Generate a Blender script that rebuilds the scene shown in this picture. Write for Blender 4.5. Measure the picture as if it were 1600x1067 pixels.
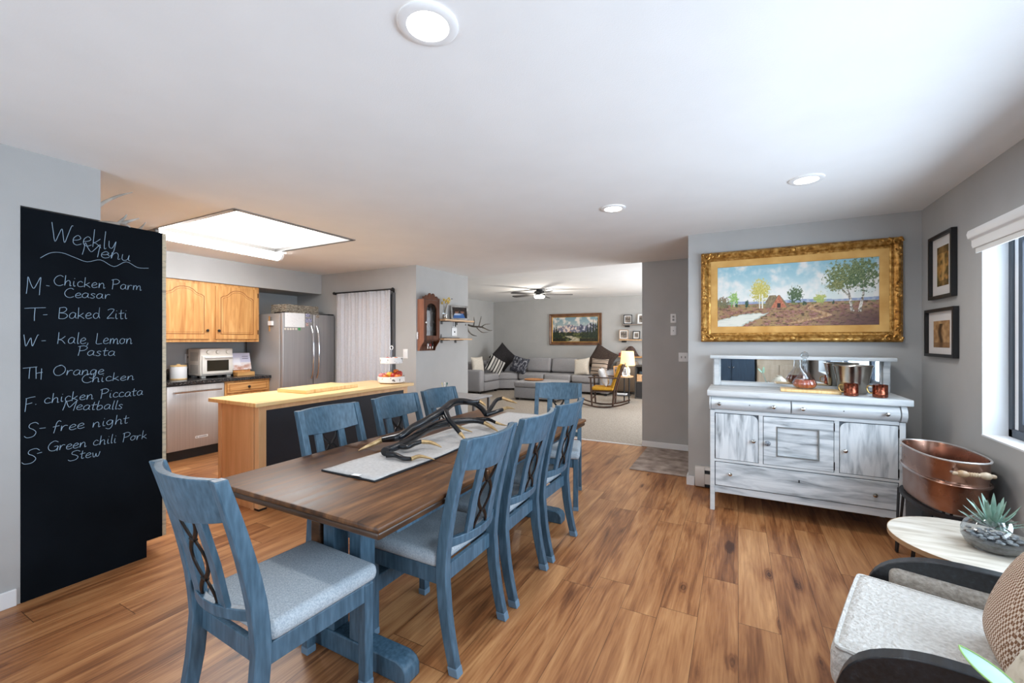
import bpy, bmesh, math, random
from mathutils import Vector, Matrix, noise
random.seed(7)
PI = math.pi
SC = bpy.context.scene
COL = SC.collection
for o in list(bpy.data.objects): bpy.data.objects.remove(o, do_unlink=True)

def lin(c):
    return tuple(((v/255)/12.92 if v/255 <= .04045 else ((v/255+.055)/1.055)**2.4) for v in c)

# ------------------------------------------------------------------ camera, sky, light, exposure
CAM_H, FPX, HORIZON, VPX = 1.412, 663.0, 531.5, 1153.0
YAW = math.atan((VPX-800)/FPX)
cd = bpy.data.cameras.new('camera'); cam = bpy.data.objects.new('camera', cd); COL.objects.link(cam)
cd.sensor_width = 36; cd.sensor_fit = 'HORIZONTAL'; cd.lens = FPX/1600*36
cd.shift_y = (HORIZON-533.5)/1600
cd.clip_start = .02
cam.location = (0, 0, CAM_H); cam.rotation_euler = (PI/2, 0, YAW)
SC.camera = cam
SC.view_settings.view_transform = 'Standard'; SC.view_settings.look = 'None'
SC.view_settings.exposure = 0.22; SC.view_settings.gamma = 1
w = bpy.data.worlds.new('sky'); SC.world = w; w.use_nodes = True
nt = w.node_tree
bg = nt.nodes['Background']; bg.inputs['Color'].default_value = (.80, .90, 1, 1); bg.inputs['Strength'].default_value = 1.3
try:
    SC.cycles.max_bounces = 10; SC.cycles.diffuse_bounces = 6; SC.cycles.glossy_bounces = 4; SC.cycles.transmission_bounces = 8
    SC.cycles.sample_clamp_indirect = 8; SC.cycles.caustics_reflective = False; SC.cycles.caustics_refractive = False
except Exception: pass

def area(name, loc, rot, sx, sy, power, col, spread=180):
    l = bpy.data.lights.new(name, 'AREA'); l.shape = 'RECTANGLE'; l.size = sx; l.size_y = sy; l.energy = power; l.color = col
    l.spread = math.radians(spread)
    o = bpy.data.objects.new(name, l); o.location = loc; o.rotation_euler = rot; COL.objects.link(o); return o
def point(name, loc, power, col, r=.05):
    l = bpy.data.lights.new(name, 'POINT'); l.energy = power; l.color = col; l.shadow_soft_size = r
    o = bpy.data.objects.new(name, l); o.location = loc; COL.objects.link(o); return o
def spot(name, loc, power, col, ang=150, r=.07):
    l = bpy.data.lights.new(name, 'SPOT'); l.energy = power; l.color = col; l.shadow_soft_size = r
    l.spot_size = math.radians(ang); l.spot_blend = .8
    o = bpy.data.objects.new(name, l); o.location = loc; COL.objects.link(o); return o
# daylight entering through the long window on the right and an unseen living-room window; the door and upward lamps are added fill
area('window_daylight', (1.62, 1.5, 1.5), (0, PI/2, 0), 1.25, 4.0, 165, (.83, .92, 1))
area('window_ceiling_fill', (1.80, 1.5, .98), (0, PI/2+.30, 0), .5, 4.0, 2.5, (1, .985, .965), 75)  # added upward lamp outside the window, brightens the ceiling
area('rear_fill', (-1.9, -1.78, 1.15), (PI/2, 0, 0), 2.5, 2.1, 16, (.80, .91, 1))  # added fill from behind the camera, at an invented door
area('rear_ceiling_fill', (-1.9, -2.0, .6), (PI/2+.30, 0, 0), 2.5, .8, 11.5, (1, .985, .965), 75)  # added upward lamp at the invented door, lifts the far ceiling
area('living_daylight', (.60, 8.6, 1.5), (0, PI/2, 0), 1.6, 3.0, 125, (.90, .95, 1))
area('living_ceiling_fill', (.75, 8.6, .8), (0, PI/2+.5, 0), .6, 3.0, 40, (.96, .98, 1))  # added upward fill for the living-room end of the ceiling

# ------------------------------------------------------------------ helpers
class MB:
    def __init__(s): s.bm = bmesh.new()
    def faces(s, vs, fs):
        v = [s.bm.verts.new(p) for p in vs]
        for f in fs:
            try: s.bm.faces.new([v[i] for i in f])
            except ValueError: pass
        return v
    def box(s, x0, x1, y0, y1, z0, z1, mx=None):
        vs = [Vector(p) for p in ((x0,y0,z0),(x1,y0,z0),(x1,y1,z0),(x0,y1,z0),(x0,y0,z1),(x1,y0,z1),(x1,y1,z1),(x0,y1,z1))]
        if mx is not None: vs = [mx @ p for p in vs]
        s.faces(vs, [(0,3,2,1),(4,5,6,7),(0,1,5,4),(1,2,6,5),(2,3,7,6),(3,0,4,7)]); return s
    def rbox(s, x0, x1, y0, y1, z0, z1, r=.02, seg=3, mx=None):
        t = bmesh.new()
        bmesh.ops.create_cube(t, size=1)
        for v in t.verts: v.co = Vector(((x0+x1)/2+v.co.x*(x1-x0), (y0+y1)/2+v.co.y*(y1-y0), (z0+z1)/2+v.co.z*(z1-z0)))
        r = min(r, .49*min(x1-x0, y1-y0, z1-z0))
        bmesh.ops.bevel(t, geom=list(t.edges), offset=r, segments=seg, affect='EDGES', profile=.5)
        s.absorb(t, mx); return s
    def absorb(s, t, mx=None):
        mp = {}
        for v in t.verts: mp[v] = s.bm.verts.new(mx @ v.co if mx is not None else v.co)
        for f in t.faces:
            try: s.bm.faces.new([mp[v] for v in f.verts])
            except ValueError: pass
        t.free()
    def prism(s, pts, a0, a1, axis='z', mx=None):
        def P(p, a):
            q = {'x': (a, p[0], p[1]), 'y': (p[0], a, p[1]), 'z': (p[0], p[1], a)}[axis]
            return mx @ Vector(q) if mx is not None else Vector(q)
        n = len(pts)
        s.faces([P(p, a0) for p in pts]+[P(p, a1) for p in pts],
                [tuple(range(n)), tuple(range(2*n-1, n-1, -1))]+[(i, (i+1) % n, n+(i+1) % n, n+i) for i in range(n)]); return s
    def strip(s, left, right, a0, a1, axis='x', mx=None):
        """band between two matching 2-D polylines, extruded along axis (all quads)"""
        def P(p, a):
            q = {'x': (a, p[0], p[1]), 'y': (p[0], a, p[1]), 'z': (p[0], p[1], a)}[axis]
            return mx @ Vector(q) if mx is not None else Vector(q)
        n = len(left); rings = [[P(left[i], a0), P(right[i], a0), P(right[i], a1), P(left[i], a1)] for i in range(n)]
        return s.loft(rings, caps=True)
    def loft(s, rings, caps=True, closed_ring=True, closed_path=False):
        R = [[s.bm.verts.new(p) for p in r] for r in rings]
        m = len(R[0]); k = len(R)
        for i in range(k if closed_path else k-1):
            a, b = R[i], R[(i+1) % k]
            for j in range(m if closed_ring else m-1):
                try: s.bm.faces.new((a[j], a[(j+1) % m], b[(j+1) % m], b[j]))
                except ValueError: pass
        if caps and closed_ring and not closed_path:
            for r in (R[0][::-1], R[-1]):
                try: s.bm.faces.new(r)
                except ValueError: pass
        return s
    def tube(s, pts, rad, n=8, caps=True, squash=1, closed=False):
        pts = [Vector(p) for p in pts]; k = len(pts)
        if not hasattr(rad, '__len__'): rad = [rad]*k
        rings = []; up = Vector((0, 0, 1)); prev = None
        for i, p in enumerate(pts):
            if closed: t = pts[(i+1) % k]-pts[i-1]
            else: t = pts[min(i+1, k-1)]-pts[max(i-1, 0)]
            if t.length < 1e-9: t = Vector((0, 0, 1))
            t.normalize()
            if prev is None:
                a = t.cross(up if abs(t.z) < .95 else Vector((1, 0, 0))).normalized()
            else:
                a = prev-t*prev.dot(t)
                a = a.normalized() if a.length > 1e-6 else t.cross(up).normalized()
            prev = a; b = t.cross(a)
            rings.append([p+(a*math.cos(2*PI*j/n)+b*math.sin(2*PI*j/n)*squash)*rad[i] for j in range(n)])
        return s.loft(rings, caps, closed_path=closed)
    def cyl(s, p, q, r, r2=None, n=16): return s.tube([p, q], [r, r if r2 is None else r2], n)
    def lathe(s, prof, c=(0,0,0), n=24, sx=1, sy=1, caps=False, mx=None):
        rings = []
        for r, z in prof:
            rg = [Vector((c[0]+r*sx*math.cos(2*PI*j/n), c[1]+r*sy*math.sin(2*PI*j/n), c[2]+z)) for j in range(n)]
            rings.append([mx @ p for p in rg] if mx is not None else rg)
        return s.loft(rings, caps)
    def ball(s, c, rx, ry=None, rz=None, n=14, mx=None):
        ry = rx if ry is None else ry; rz = rx if rz is None else rz
        k = max(6, n//2); rings = []
        for i in range(k+1):
            a = -PI/2+PI*i/k; cr = max(math.cos(a), 1e-3)
            rg = [Vector((c[0]+rx*cr*math.cos(2*PI*j/n), c[1]+ry*cr*math.sin(2*PI*j/n), c[2]+rz*math.sin(a))) for j in range(n)]
            rings.append([mx @ p for p in rg] if mx is not None else rg)
        return s.loft(rings, True)
    def pillow(s, w, h, t, mx=None, n=12, e=.35):
        """soft square cushion in the local xz plane, thickness along y"""
        for sgn in (1, -1):
            g = []
            for i in range(n+1):
                row = []
                for j in range(n+1):
                    a, b = 2*i/n-1, 2*j/n-1
                    th = ((1-a*a)*(1-b*b))**e if abs(a) < 1 and abs(b) < 1 else 0
                    pin = 1-.07*(1-a*a)*abs(b)**3; pin2 = 1-.07*(1-b*b)*abs(a)**3
                    p = Vector((a*w/2*pin2, sgn*t/2*th, b*h/2*pin))
                    row.append(s.bm.verts.new(mx @ p if mx is not None else p))
                g.append(row)
            for i in range(n):
                for j in range(n):
                    f = (g[i][j], g[i+1][j], g[i+1][j+1], g[i][j+1])
                    s.bm.faces.new(f if sgn < 0 else f[::-1])
        bmesh.ops.remove_doubles(s.bm, verts=s.bm.verts, dist=1e-5); return s
    def build(s, name, mat, parent=None, smooth=True, bevel=0, sub=0, ang=40):
        bmesh.ops.recalc_face_normals(s.bm, faces=s.bm.faces)
        me = bpy.data.meshes.new(name); s.bm.to_mesh(me); s.bm.free()
        if smooth:
            for p in me.polygons: p.use_smooth = True
            me.set_sharp_from_angle(angle=math.radians(ang))
        ob = bpy.data.objects.new(name, me); COL.objects.link(ob)
        for m in (mat if isinstance(mat, (list, tuple)) else [mat]): me.materials.append(m)
        if parent: ob.parent = parent
        if bevel:
            b = ob.modifiers.new('bevel', 'BEVEL'); b.width = bevel; b.segments = 2; b.limit_method = 'ANGLE'; b.angle_limit = math.radians(40)
        if sub:
            b = ob.modifiers.new('sub', 'SUBSURF'); b.levels = sub; b.render_levels = sub
        return ob

def tag(o, label=None, cat=None, group=None, kind=None):
    if label: o['label'] = label
    if cat: o['category'] = cat
    if group: o['group'] = group
    if kind: o['kind'] = kind
    return o
def thing(name, label, cat, loc=(0,0,0), rz=0, group=None):
    o = bpy.data.objects.new(name, None); COL.objects.link(o); o.empty_display_size = .1
    o.location = loc; o.rotation_euler = (0, 0, rz)
    return tag(o, label, cat, group)
def struct(name, mb, mat, **k): return tag(mb.build(name, mat, smooth=False, **k), kind='structure')
KIDS = {}
def copy_thing(root, loc, rz, label, group=None):
    def rec(o, parent):
        c = o.copy(); COL.objects.link(c); c.parent = parent
        for ch in o.children: rec(ch, c)
        return c
    r = rec(root, None); r.location = loc; r.rotation_euler = (0, 0, rz); r['label'] = label
    if group: r['group'] = group
    return r
def RZ(a): return Matrix.Rotation(a, 4, 'Z')
def RX(a): return Matrix.Rotation(a, 4, 'X')
def RY(a): return Matrix.Rotation(a, 4, 'Y')
def TR(x, y, z): return Matrix.Translation((x, y, z))
def smoothpath(pts, k=4):
    """Catmull-Rom through pts (tuples of any length)"""
    out = []; n = len(pts)
    for i in range(n-1):
        p0, p1, p2, p3 = pts[max(i-1,0)], pts[i], pts[i+1], pts[min(i+2,n-1)]
        for j in range(k):
            t = j/k
            out.append(tuple(.5*((2*b)+(-a+c)*t+(2*a-5*b+4*c-d)*t*t+(-a+3*b-3*c+d)*t**3) for a, b, c, d in zip(p0, p1, p2, p3)))
    out.append(tuple(pts[-1])); return out

# ------------------------------------------------------------------ materials
MATS = {}
def newmat(name):
    m = bpy.data.materials.new(name); m.use_nodes = True; MATS[name] = m
    return m, m.node_tree, m.node_tree.nodes['Principled BSDF']
def setp(b, rough=.5, metal=0, spec=.5, **k):
    b.inputs['Roughness'].default_value = rough; b.inputs['Metallic'].default_value = metal; b.inputs['Specular IOR Level'].default_value = spec
    for n, v in k.items(): b.inputs[n.replace('_', ' ')].default_value = v
def plain(name, c, rough=.5, metal=0, spec=.5, **k):
    m, t, b = newmat(name); b.inputs['Base Color'].default_value = (*lin(c), 1); setp(b, rough, metal, spec, **k); return m
def noisy(name, cols, scale=5, stretch=(1,1,1), rough=.5, metal=0, spec=.5, bump=0, detail=4, distort=0, lo=.3, hi=.7, bscale=None, rough2=None, vor=False, **k):
    """colour ramp over stretched object-space noise, with optional bump"""
    m, t, b = newmat(name); N, L = t.nodes, t.links
    tc = N.new('ShaderNodeTexCoord'); mp = N.new('ShaderNodeMapping'); mp.inputs['Scale'].default_value = stretch
    L.new(tc.outputs['Object'], mp.inputs['Vector'])
    nz = N.new('ShaderNodeTexNoise'); nz.inputs['Scale'].default_value = scale; nz.inputs['Detail'].default_value = detail; nz.inputs['Distortion'].default_value = distort
    L.new(mp.outputs[0], nz.inputs['Vector'])
    cr = N.new('ShaderNodeValToRGB'); e = cr.color_ramp.elements
    n = len(cols)
    while len(e) < n: e.new(.5)
    for i, c in enumerate(cols): e[i].position = lo+(hi-lo)*i/max(n-1, 1); e[i].color = (*lin(c), 1)
    L.new(nz.outputs['Fac'], cr.inputs[0]); L.new(cr.outputs[0], b.inputs['Base Color'])
    setp(b, rough, metal, spec, **k)
    if rough2 is not None:
        mr = N.new('ShaderNodeMapRange'); mr.inputs['To Min'].default_value = rough; mr.inputs['To Max'].default_value = rough2
        mr.inputs['From Min'].default_value = lo; mr.inputs['From Max'].default_value = hi
        L.new(nz.outputs['Fac'], mr.inputs['Value']); L.new(mr.outputs[0], b.inputs['Roughness'])
    if bump:
        bp = N.new('ShaderNodeBump'); bp.inputs['Strength'].default_value = bump; bp.inputs['Distance'].default_value = .01
        src = nz
        if bscale:
            src = N.new('ShaderNodeTexNoise'); src.inputs['Scale'].default_value = bscale; src.inputs['Detail'].default_value = 2
            L.new(tc.outputs['Object'], src.inputs['Vector'])
        L.new(src.outputs['Fac'], bp.inputs['Height']); L.new(bp.outputs[0], b.inputs['Normal'])
    return m
def emit(name, c, strength):
    m, t, b = newmat(name); b.inputs['Base Color'].default_value = (*lin(c), 1)
    b.inputs['Emission Color'].default_value = (*lin(c), 1); b.inputs['Emission Strength'].default_value = strength; return m
def glass(name, c=(255,255,255), rough=0, ior=1.45):
    m, t, b = newmat(name); b.inputs['Base Color'].default_value = (*lin(c), 1); setp(b, rough, 0, .5, Transmission_Weight=1.0, IOR=ior); return m
def stripes(name, cols, period, axis='X', rough=.8, soft=0):
    """repeating hard stripes along an object axis"""
    m, t, b = newmat(name); N, L = t.nodes, t.links
    tc = N.new('ShaderNodeTexCoord'); sp = N.new('ShaderNodeSeparateXYZ'); L.new(tc.outputs['Object'], sp.inputs[0])
    d = N.new('ShaderNodeMath'); d.operation = 'DIVIDE'; d.inputs[1].default_value = period; L.new(sp.outputs[axis], d.inputs[0])
    f = N.new('ShaderNodeMath'); f.operation = 'FRACT'; L.new(d.outputs[0], f.inputs[0])
    cr = N.new('ShaderNodeValToRGB'); cr.color_ramp.interpolation = 'CONSTANT'; e = cr.color_ramp.elements
    while len(e) < len(cols): e.new(.5)
    for i, (p, c) in enumerate(cols): e[i].position = p; e[i].color = (*lin(c), 1)
    L.new(f.outputs[0], cr.inputs[0]); L.new(cr.outputs[0], b.inputs['Base Color']); setp(b, rough, 0, .2); return m
def checks(name, c1, c2, scale, stretch=(1,1,1)):
    m, t, b = newmat(name); N, L = t.nodes, t.links
    tc = N.new('ShaderNodeTexCoord'); mp = N.new('ShaderNodeMapping'); mp.inputs['Scale'].default_value = stretch; L.new(tc.outputs['Object'], mp.inputs['Vector'])
    ck = N.new('ShaderNodeTexChecker'); ck.inputs['Scale'].default_value = scale; ck.inputs['Color1'].default_value = (*lin(c1), 1); ck.inputs['Color2'].default_value = (*lin(c2), 1)
    L.new(mp.outputs[0], ck.inputs['Vector']); L.new(ck.outputs['Color'], b.inputs['Base Color']); setp(b, .9, 0, .2)
    bp = N.new('ShaderNodeBump'); bp.inputs['Strength'].default_value = .4; bp.inputs['Distance'].default_value = .004; L.new(ck.outputs['Fac'], bp.inputs['Height']); L.new(bp.outputs[0], b.inputs['Normal']); return m
def attr_mat(name, rough=.5, spec=.3):
    m, t, b = newmat(name); a = t.nodes.new('ShaderNodeVertexColor'); a.layer_name = 'Col'
    t.links.new(a.outputs['Color'], b.inputs['Base Color']); setp(b, rough, 0, spec); return m

def plank_floor():
    m, t, b = newmat('oak_planks'); N, L = t.nodes, t.links
    def math_(op, a, bb=None, c=None):
        n = N.new('ShaderNodeMath'); n.operation = op
        for i, v in enumerate((a, bb, c)):
            if v is None: continue
            if isinstance(v, (int, float)): n.inputs[i].default_value = v
            else: L.new(v, n.inputs[i])
        return n.outputs[0]
    tc = N.new('ShaderNodeTexCoord'); sp = N.new('ShaderNodeSeparateXYZ'); L.new(tc.outputs['Object'], sp.inputs[0])
    X, Y = sp.outputs['X'], sp.outputs['Y']
    xr = math_('DIVIDE', math_('ADD', X, 10.064+.0), .183); row = math_('FLOOR', xr); fx = math_('FRACT', xr)
    wn = N.new('ShaderNodeTexWhiteNoise'); wn.noise_dimensions = '1D'; L.new(row, wn.inputs['W'])
    yr = math_('ADD', math_('DIVIDE', Y, 1.22), math_('MULTIPLY', wn.outputs['Value'], 5)); colm = math_('FLOOR', yr); fy = math_('FRACT', yr)
    idv = math_('ADD', math_('MULTIPLY', row, 7.31), math_('MULTIPLY', colm, 3.77))
    wn2 = N.new('ShaderNodeTexWhiteNoise'); wn2.noise_dimensions = '1D'; L.new(idv, wn2.inputs['W'])
    rnd = wn2.outputs['Value']
    cb = N.new('ShaderNodeCombineXYZ'); L.new(math_('MULTIPLY', X, 9), cb.inputs[0]); L.new(math_('MULTIPLY', Y, 1.1), cb.inputs[1]); L.new(math_('MULTIPLY', rnd, 60), cb.inputs[2])
    g1 = N.new('ShaderNodeTexNoise'); g1.inputs['Scale'].default_value = 1.2; g1.inputs['Detail'].default_value = 5; g1.inputs['Distortion'].default_value = 1.2; L.new(cb.outputs[0], g1.inputs['Vector'])
    cb2 = N.new('ShaderNodeCombineXYZ'); L.new(math_('MULTIPLY', X, 70), cb2.inputs[0]); L.new(math_('MULTIPLY', Y, 3), cb2.inputs[1]); L.new(math_('MULTIPLY', rnd, 60), cb2.inputs[2])
    g2 = N.new('ShaderNodeTexNoise'); g2.inputs['Scale'].default_value = 1.5; g2.inputs['Detail'].default_value = 3; L.new(cb2.outputs[0], g2.inputs['Vector'])
    # knots
    cb3 = N.new('ShaderNodeCombineXYZ'); L.new(math_('ADD', math_('MULTIPLY', X, 3.4), math_('MULTIPLY', rnd, 53)), cb3.inputs[0]); L.new(math_('ADD', math_('MULTIPLY', Y, 1.25), math_('MULTIPLY', rnd, 31)), cb3.inputs[1])
    vo = N.new('ShaderNodeTexVoronoi'); vo.voronoi_dimensions = '2D'; vo.inputs['Scale'].default_value = 1.0; L.new(cb3.outputs[0], vo.inputs['Vector'])
    kd = math_('ADD', vo.outputs['Distance'], math_('MULTIPLY', math_('SUBTRACT', g1.outputs['Fac'], .5), .22)); kn = math_('SUBTRACT', 1, math_('MULTIPLY', kd, 9.0)); kn = math_('MAXIMUM', kn, 0); rg = math_('MULTIPLY', math_('SINE', math_('MULTIPLY', kd, 170)), .28); sc_ = N.new('ShaderNodeSeparateColor'); L.new(vo.outputs['Color'], sc_.inputs[0]); ks = math_('POWER', sc_.outputs[0], 2.2); kn = math_('MULTIPLY', math_('MULTIPLY', kn, ks), math_('ADD', .95, rg)); halo = math_('MAXIMUM', math_('SUBTRACT', 1, math_('MULTIPLY', kd, 3.2)), 0)
    v = math_('ADD', math_('MULTIPLY', g1.outputs['Fac'], .70), math_('MULTIPLY', g2.outputs['Fac'], .36))
    v = math_('ADD', v, math_('MULTIPLY', math_('SUBTRACT', rnd, .5), .20))
    v = math_('SUBTRACT', v, math_('MULTIPLY', kn, .42)); v = math_('SUBTRACT', v, math_('MULTIPLY', halo, .07))
    cr = N.new('ShaderNodeValToRGB'); e = cr.color_ramp.elements
    for i, (p, c) in enumerate(((.20, (74, 42, 24)), (.42, (138, 88, 53)), (.57, (176, 121, 76)), (.80, (204, 152, 102)))):
        if i > 1: e.new(.5)
        e[i].position = p; e[i].color = (*lin(c), 1)
    L.new(v, cr.inputs[0])
    ex = math_('MINIMUM', fx, math_('SUBTRACT', 1, fx)); ey = math_('MINIMUM', fy, math_('SUBTRACT', 1, fy))
    gap = math_('MAXIMUM', math_('LESS_THAN', ex, .0065), math_('LESS_THAN', ey, .0013))
    mx = N.new('ShaderNodeMix'); mx.data_type = 'RGBA'; L.new(math_('MULTIPLY', gap, .75), mx.inputs[0]); L.new(cr.outputs[0], mx.inputs[6]); mx.inputs[7].default_value = (*lin((60, 36, 22)), 1)
    L.new(mx.outputs[2], b.inputs['Base Color']); setp(b, .38, 0, .4)
    return m
def speckle(name, base, spots, scale=120, rough=.2):
    m, t, b = newmat(name); N, L = t.nodes, t.links
    tc = N.new('ShaderNodeTexCoord'); vo = N.new('ShaderNodeTexVoronoi'); vo.inputs['Scale'].default_value = scale; L.new(tc.outputs['Object'], vo.inputs['Vector'])
    cr = N.new('ShaderNodeValToRGB'); cr.color_ramp.interpolation = 'CONSTANT'; e = cr.color_ramp.elements
    e[0].color = (*lin(base), 1); e[1].position = .62; e[1].color = (*lin(spots[0]), 1)
    if len(spots) > 1: q = e.new(.85); q.color = (*lin(spots[1]), 1)
    sp = N.new('ShaderNodeSeparateColor'); L.new(vo.outputs['Color'], sp.inputs[0])
    L.new(sp.outputs[0], cr.inputs[0]); L.new(cr.outputs[0], b.inputs['Base Color']); setp(b, rough, 0, .5); return m

WALL = noisy('grey_wall_paint', [(176,175,173),(182,181,179)], 3, rough=.85, spec=.2, bump=.06, bscale=260)
CEIL = noisy('white_ceiling_paint', [(236,236,236),(240,240,240)], 3, rough=.9, spec=.1, bump=.08, bscale=180)
TRIM = plain('white_trim_paint', (232,233,234), .45)
FLOOR = plank_floor()
CARPET = noisy('beige_carpet', [(150,140,130),(182,172,160)], 40, rough=.95, spec=.1, bump=.5, bscale=150)
BLUE = noisy('blue_stained_wood', [(54,78,94),(67,93,111),(80,107,126)], 5, (14,14,2.0), .40, spec=.4, bump=.04, lo=.3, hi=.72, detail=6)
BLUECAP = plain('pale_blue_foot', (98,124,144), .5)
SEATFAB = noisy('grey_blue_upholstery', [(146,156,164),(176,184,190)], 160, rough=.95, spec=.15, bump=.35, detail=2)
IRON = plain('black_iron', (26,24,24), .4, .6)
BLACK = plain('black_paint', (22,22,24), .45)
TABLEW = noisy('dark_walnut_table_wood', [(46,29,17),(92,60,36),(128,88,54)], 2.6, (9,.8,4), .38, spec=.35, bump=.06, detail=6, distort=1.0, lo=.25, hi=.72, rough2=.5)
TABLEE = noisy('table_edge_wood', [(44,28,18),(84,58,38)], 3, (3,3,12), .35, spec=.5)
LINEN = noisy('off_white_linen', [(184,183,182),(200,199,198)], 60, rough=.95, spec=.1, bump=.25)
CHARBLACK = plain('charcoal_backing', (34,36,40), .9)
ANTLER = noisy('black_lacquer_antler', [(7,8,11),(20,26,34)], 18, rough=.26, spec=.6, bump=.25)
GOLD = noisy('gold_leaf_tip', [(166,136,92),(212,186,140)], 25, rough=.40, metal=.55, bump=.15)
CHALKB = noisy('chalkboard_paint', [(11,15,20),(17,22,28)], 3, rough=.85, spec=.08)
CHALK = plain('white_chalk', (150,172,190), .95)
OAK = noisy('honey_oak', [(178,122,66),(204,150,90),(220,172,112)], 2.5, (9,9,.9), .38, spec=.4, bump=.04, detail=6, distort=.8, lo=.28, hi=.72)
OAKH = noisy('honey_oak_horizontal', [(178,122,66),(204,150,90),(220,172,112)], 2.5, (9,.9,9), .38, spec=.4, bump=.04, detail=6, distort=.8, lo=.28, hi=.72)
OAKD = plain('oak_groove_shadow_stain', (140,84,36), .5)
MAPLE = noisy('pale_maple', [(206,160,112),(226,184,138)], 2, (8,8,.8), .45, detail=5, distort=.5)
BUTCHER = noisy('butcher_block', [(214,172,112),(236,202,146),(226,186,126)], 2.4, (14,.8,3), .35, detail=5, lo=.3, hi=.7)
BUTCHERE = noisy('butcher_block_edge', [(168,116,66),(206,156,98)], 3, (3,1,14), .4)
NAVY = noisy('navy_black_panel', [(20,24,34),(26,30,40)], 5, rough=.6)
STEEL = noisy('stainless_steel', [(176,170,166),(190,184,180)], 2, (40,40,.5), .36, metal=.55, bump=.01)
STEELD = noisy('dark_stainless_steel', [(104,104,106),(134,134,136)], 2, (30,30,.4), .32, metal=.75)
CHROME = plain('chrome', (214,214,216), .12, 1)
GRANITE = speckle('black_speckled_laminate', (24,24,26), [(52,50,50),(92,88,86)], 160, .22)
ENAMEL = plain('cream_enamel', (232,226,216), .35)
WHITE = plain('white_gloss', (238,238,238), .35)
PAPER = plain('white_paper', (236,236,236), .9)
DARKGLASS = plain('dark_oven_glass', (46,40,30), .08, 0, .8)
WICKER = noisy('grey_wicker', [(96,84,70),(196,184,166)], 30, (1,1,3), .9, bump=.8)
CURTAIN = noisy('light_grey_curtain', [(196,196,200),(208,208,212)], 60, rough=.95, spec=.1, bump=.15, Sheen_Weight=.1)
WALNUT = noisy('red_brown_walnut', [(66,36,22),(106,62,40)], 3, (8,8,1), .55, spec=.15, detail=5, distort=.8)
WALNUTL = noisy('pale_walnut_side', [(140,92,72),(164,114,92)], 3, (8,8,1), .6, spec=.15)  # paler, pinker brown for the near side panel
PINE = noisy('pine_shelf', [(186,146,106),(214,178,138)], 3, (8,1,8), .5)
GLASS = glass('clear_glass')
PANE = None
def thin_glass(name, c, a):
    m, t, b = newmat(name); N, L = t.nodes, t.links
    tr = N.new('ShaderNodeBsdfTransparent'); tr.inputs[0].default_value = (*lin(c), 1); gl = N.new('ShaderNodeBsdfGlossy'); gl.inputs['Roughness'].default_value = .03
    mx = N.new('ShaderNodeMixShader'); lw = N.new('ShaderNodeLayerWeight'); lw.inputs['Blend'].default_value = .35
    ma = N.new('ShaderNodeMath'); ma.operation = 'MULTIPLY_ADD'; ma.inputs[1].default_value = .75*min(1, a*6); ma.inputs[2].default_value = a*.5; L.new(lw.outputs['Facing'], ma.inputs[0]); L.new(ma.outputs[0], mx.inputs[0]); L.new(tr.outputs[0], mx.inputs[1]); L.new(gl.outputs[0], mx.inputs[2])
    L.new(mx.outputs[0], N['Material Output'].inputs['Surface']); return m
PANE = thin_glass('window_pane_glass', (245,250,255), .06)
CURIOG = thin_glass('curio_glass', (214,214,216), .015)
BOWLG = thin_glass('bowl_glass', (244,248,250), .14)
AMBER = glass('amber_liquid', (206,92,28), 0, 1.33)
SILVER = noisy('hammered_silver', [(150,146,138),(206,202,194)], 12, (1,1,.5), .22, metal=1)
COPPER = noisy('aged_copper', [(142,104,88),(172,134,116),(190,168,160)], 5, rough=.22, metal=.92, bump=.05, rough2=.36)
COPPERM = noisy('dark_copper_mug', [(112,58,42),(168,98,76)], 60, rough=.25, metal=1, bump=.3)
BRASS = plain('brass', (196,160,96), .28, 1)
GILT = noisy('gilded_frame', [(104,68,26),(176,126,58),(220,176,104)], 30, rough=.32, metal=.7, bump=.5, lo=.25, hi=.7)
GILTLINER = noisy('gilt_liner', [(176,128,64),(204,160,94)], 6, (1,1,1), .38, metal=.6)
WASHWHITE = noisy('whitewashed_paint', [(146,152,156),(190,195,198),(206,209,210)], 3, (1.2,6,9), .5, spec=.35, detail=10, distort=.5, lo=.22, hi=.55, bump=.05)
WASHGREY = noisy('worn_whitewash_over_grey', [(116,120,122),(180,186,190),(214,218,220)], 3, (9,6,1.3), .5, spec=.35, detail=12, distort=.6, lo=.25, hi=.60, bump=.05)
WASHGREYH = noisy('worn_whitewash_crossgrain', [(120,124,126),(178,184,188),(212,216,218)], 3, (1.3,6,9), .5, spec=.35, detail=12, distort=.6, lo=.25, hi=.60, bump=.05)
MIRROR = plain('mirror_silvering', (226,230,232), .02, 1)
CHALKMETAL = plain('heater_enamel', (214,208,202), .5)
MATFAB = noisy('taupe_doormat', [(136,122,114),(190,174,164)], 9, rough=.95, spec=.1, bump=.4, detail=7, bscale=120)
BOUCLE = noisy('cream_boucle', [(180,176,170),(206,203,198)], 70, rough=.95, spec=.1, bump=.9, detail=3)
BOUCLED = noisy('taupe_boucle', [(140,132,122),(172,164,154)], 70, rough=.95, spec=.1, bump=.9, detail=3)
EBONY = noisy('black_ash_wood', [(16,17,19),(30,33,38),(60,68,76)], 3, (3,22,22), .36, spec=.5, detail=5, lo=.35, hi=.9, bump=.1)
PALEOAK = noisy('whitewashed_oak_top', [(178,168,152),(206,198,184),(220,214,204)], 2, (2,9,5), .4, detail=6, distort=1)
DARKWOOD = noisy('dark_rocker_wood', [(50,32,24),(84,58,44)], 4, (3,3,3), .4)
MUSTARD = noisy('mustard_cushion', [(196,140,34),(222,170,60)], 50, rough=.9, bump=.3)
SOFA = noisy('grey_sofa_fabric', [(146,145,148),(170,168,170)], 90, rough=.95, spec=.1, bump=.3)
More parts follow.
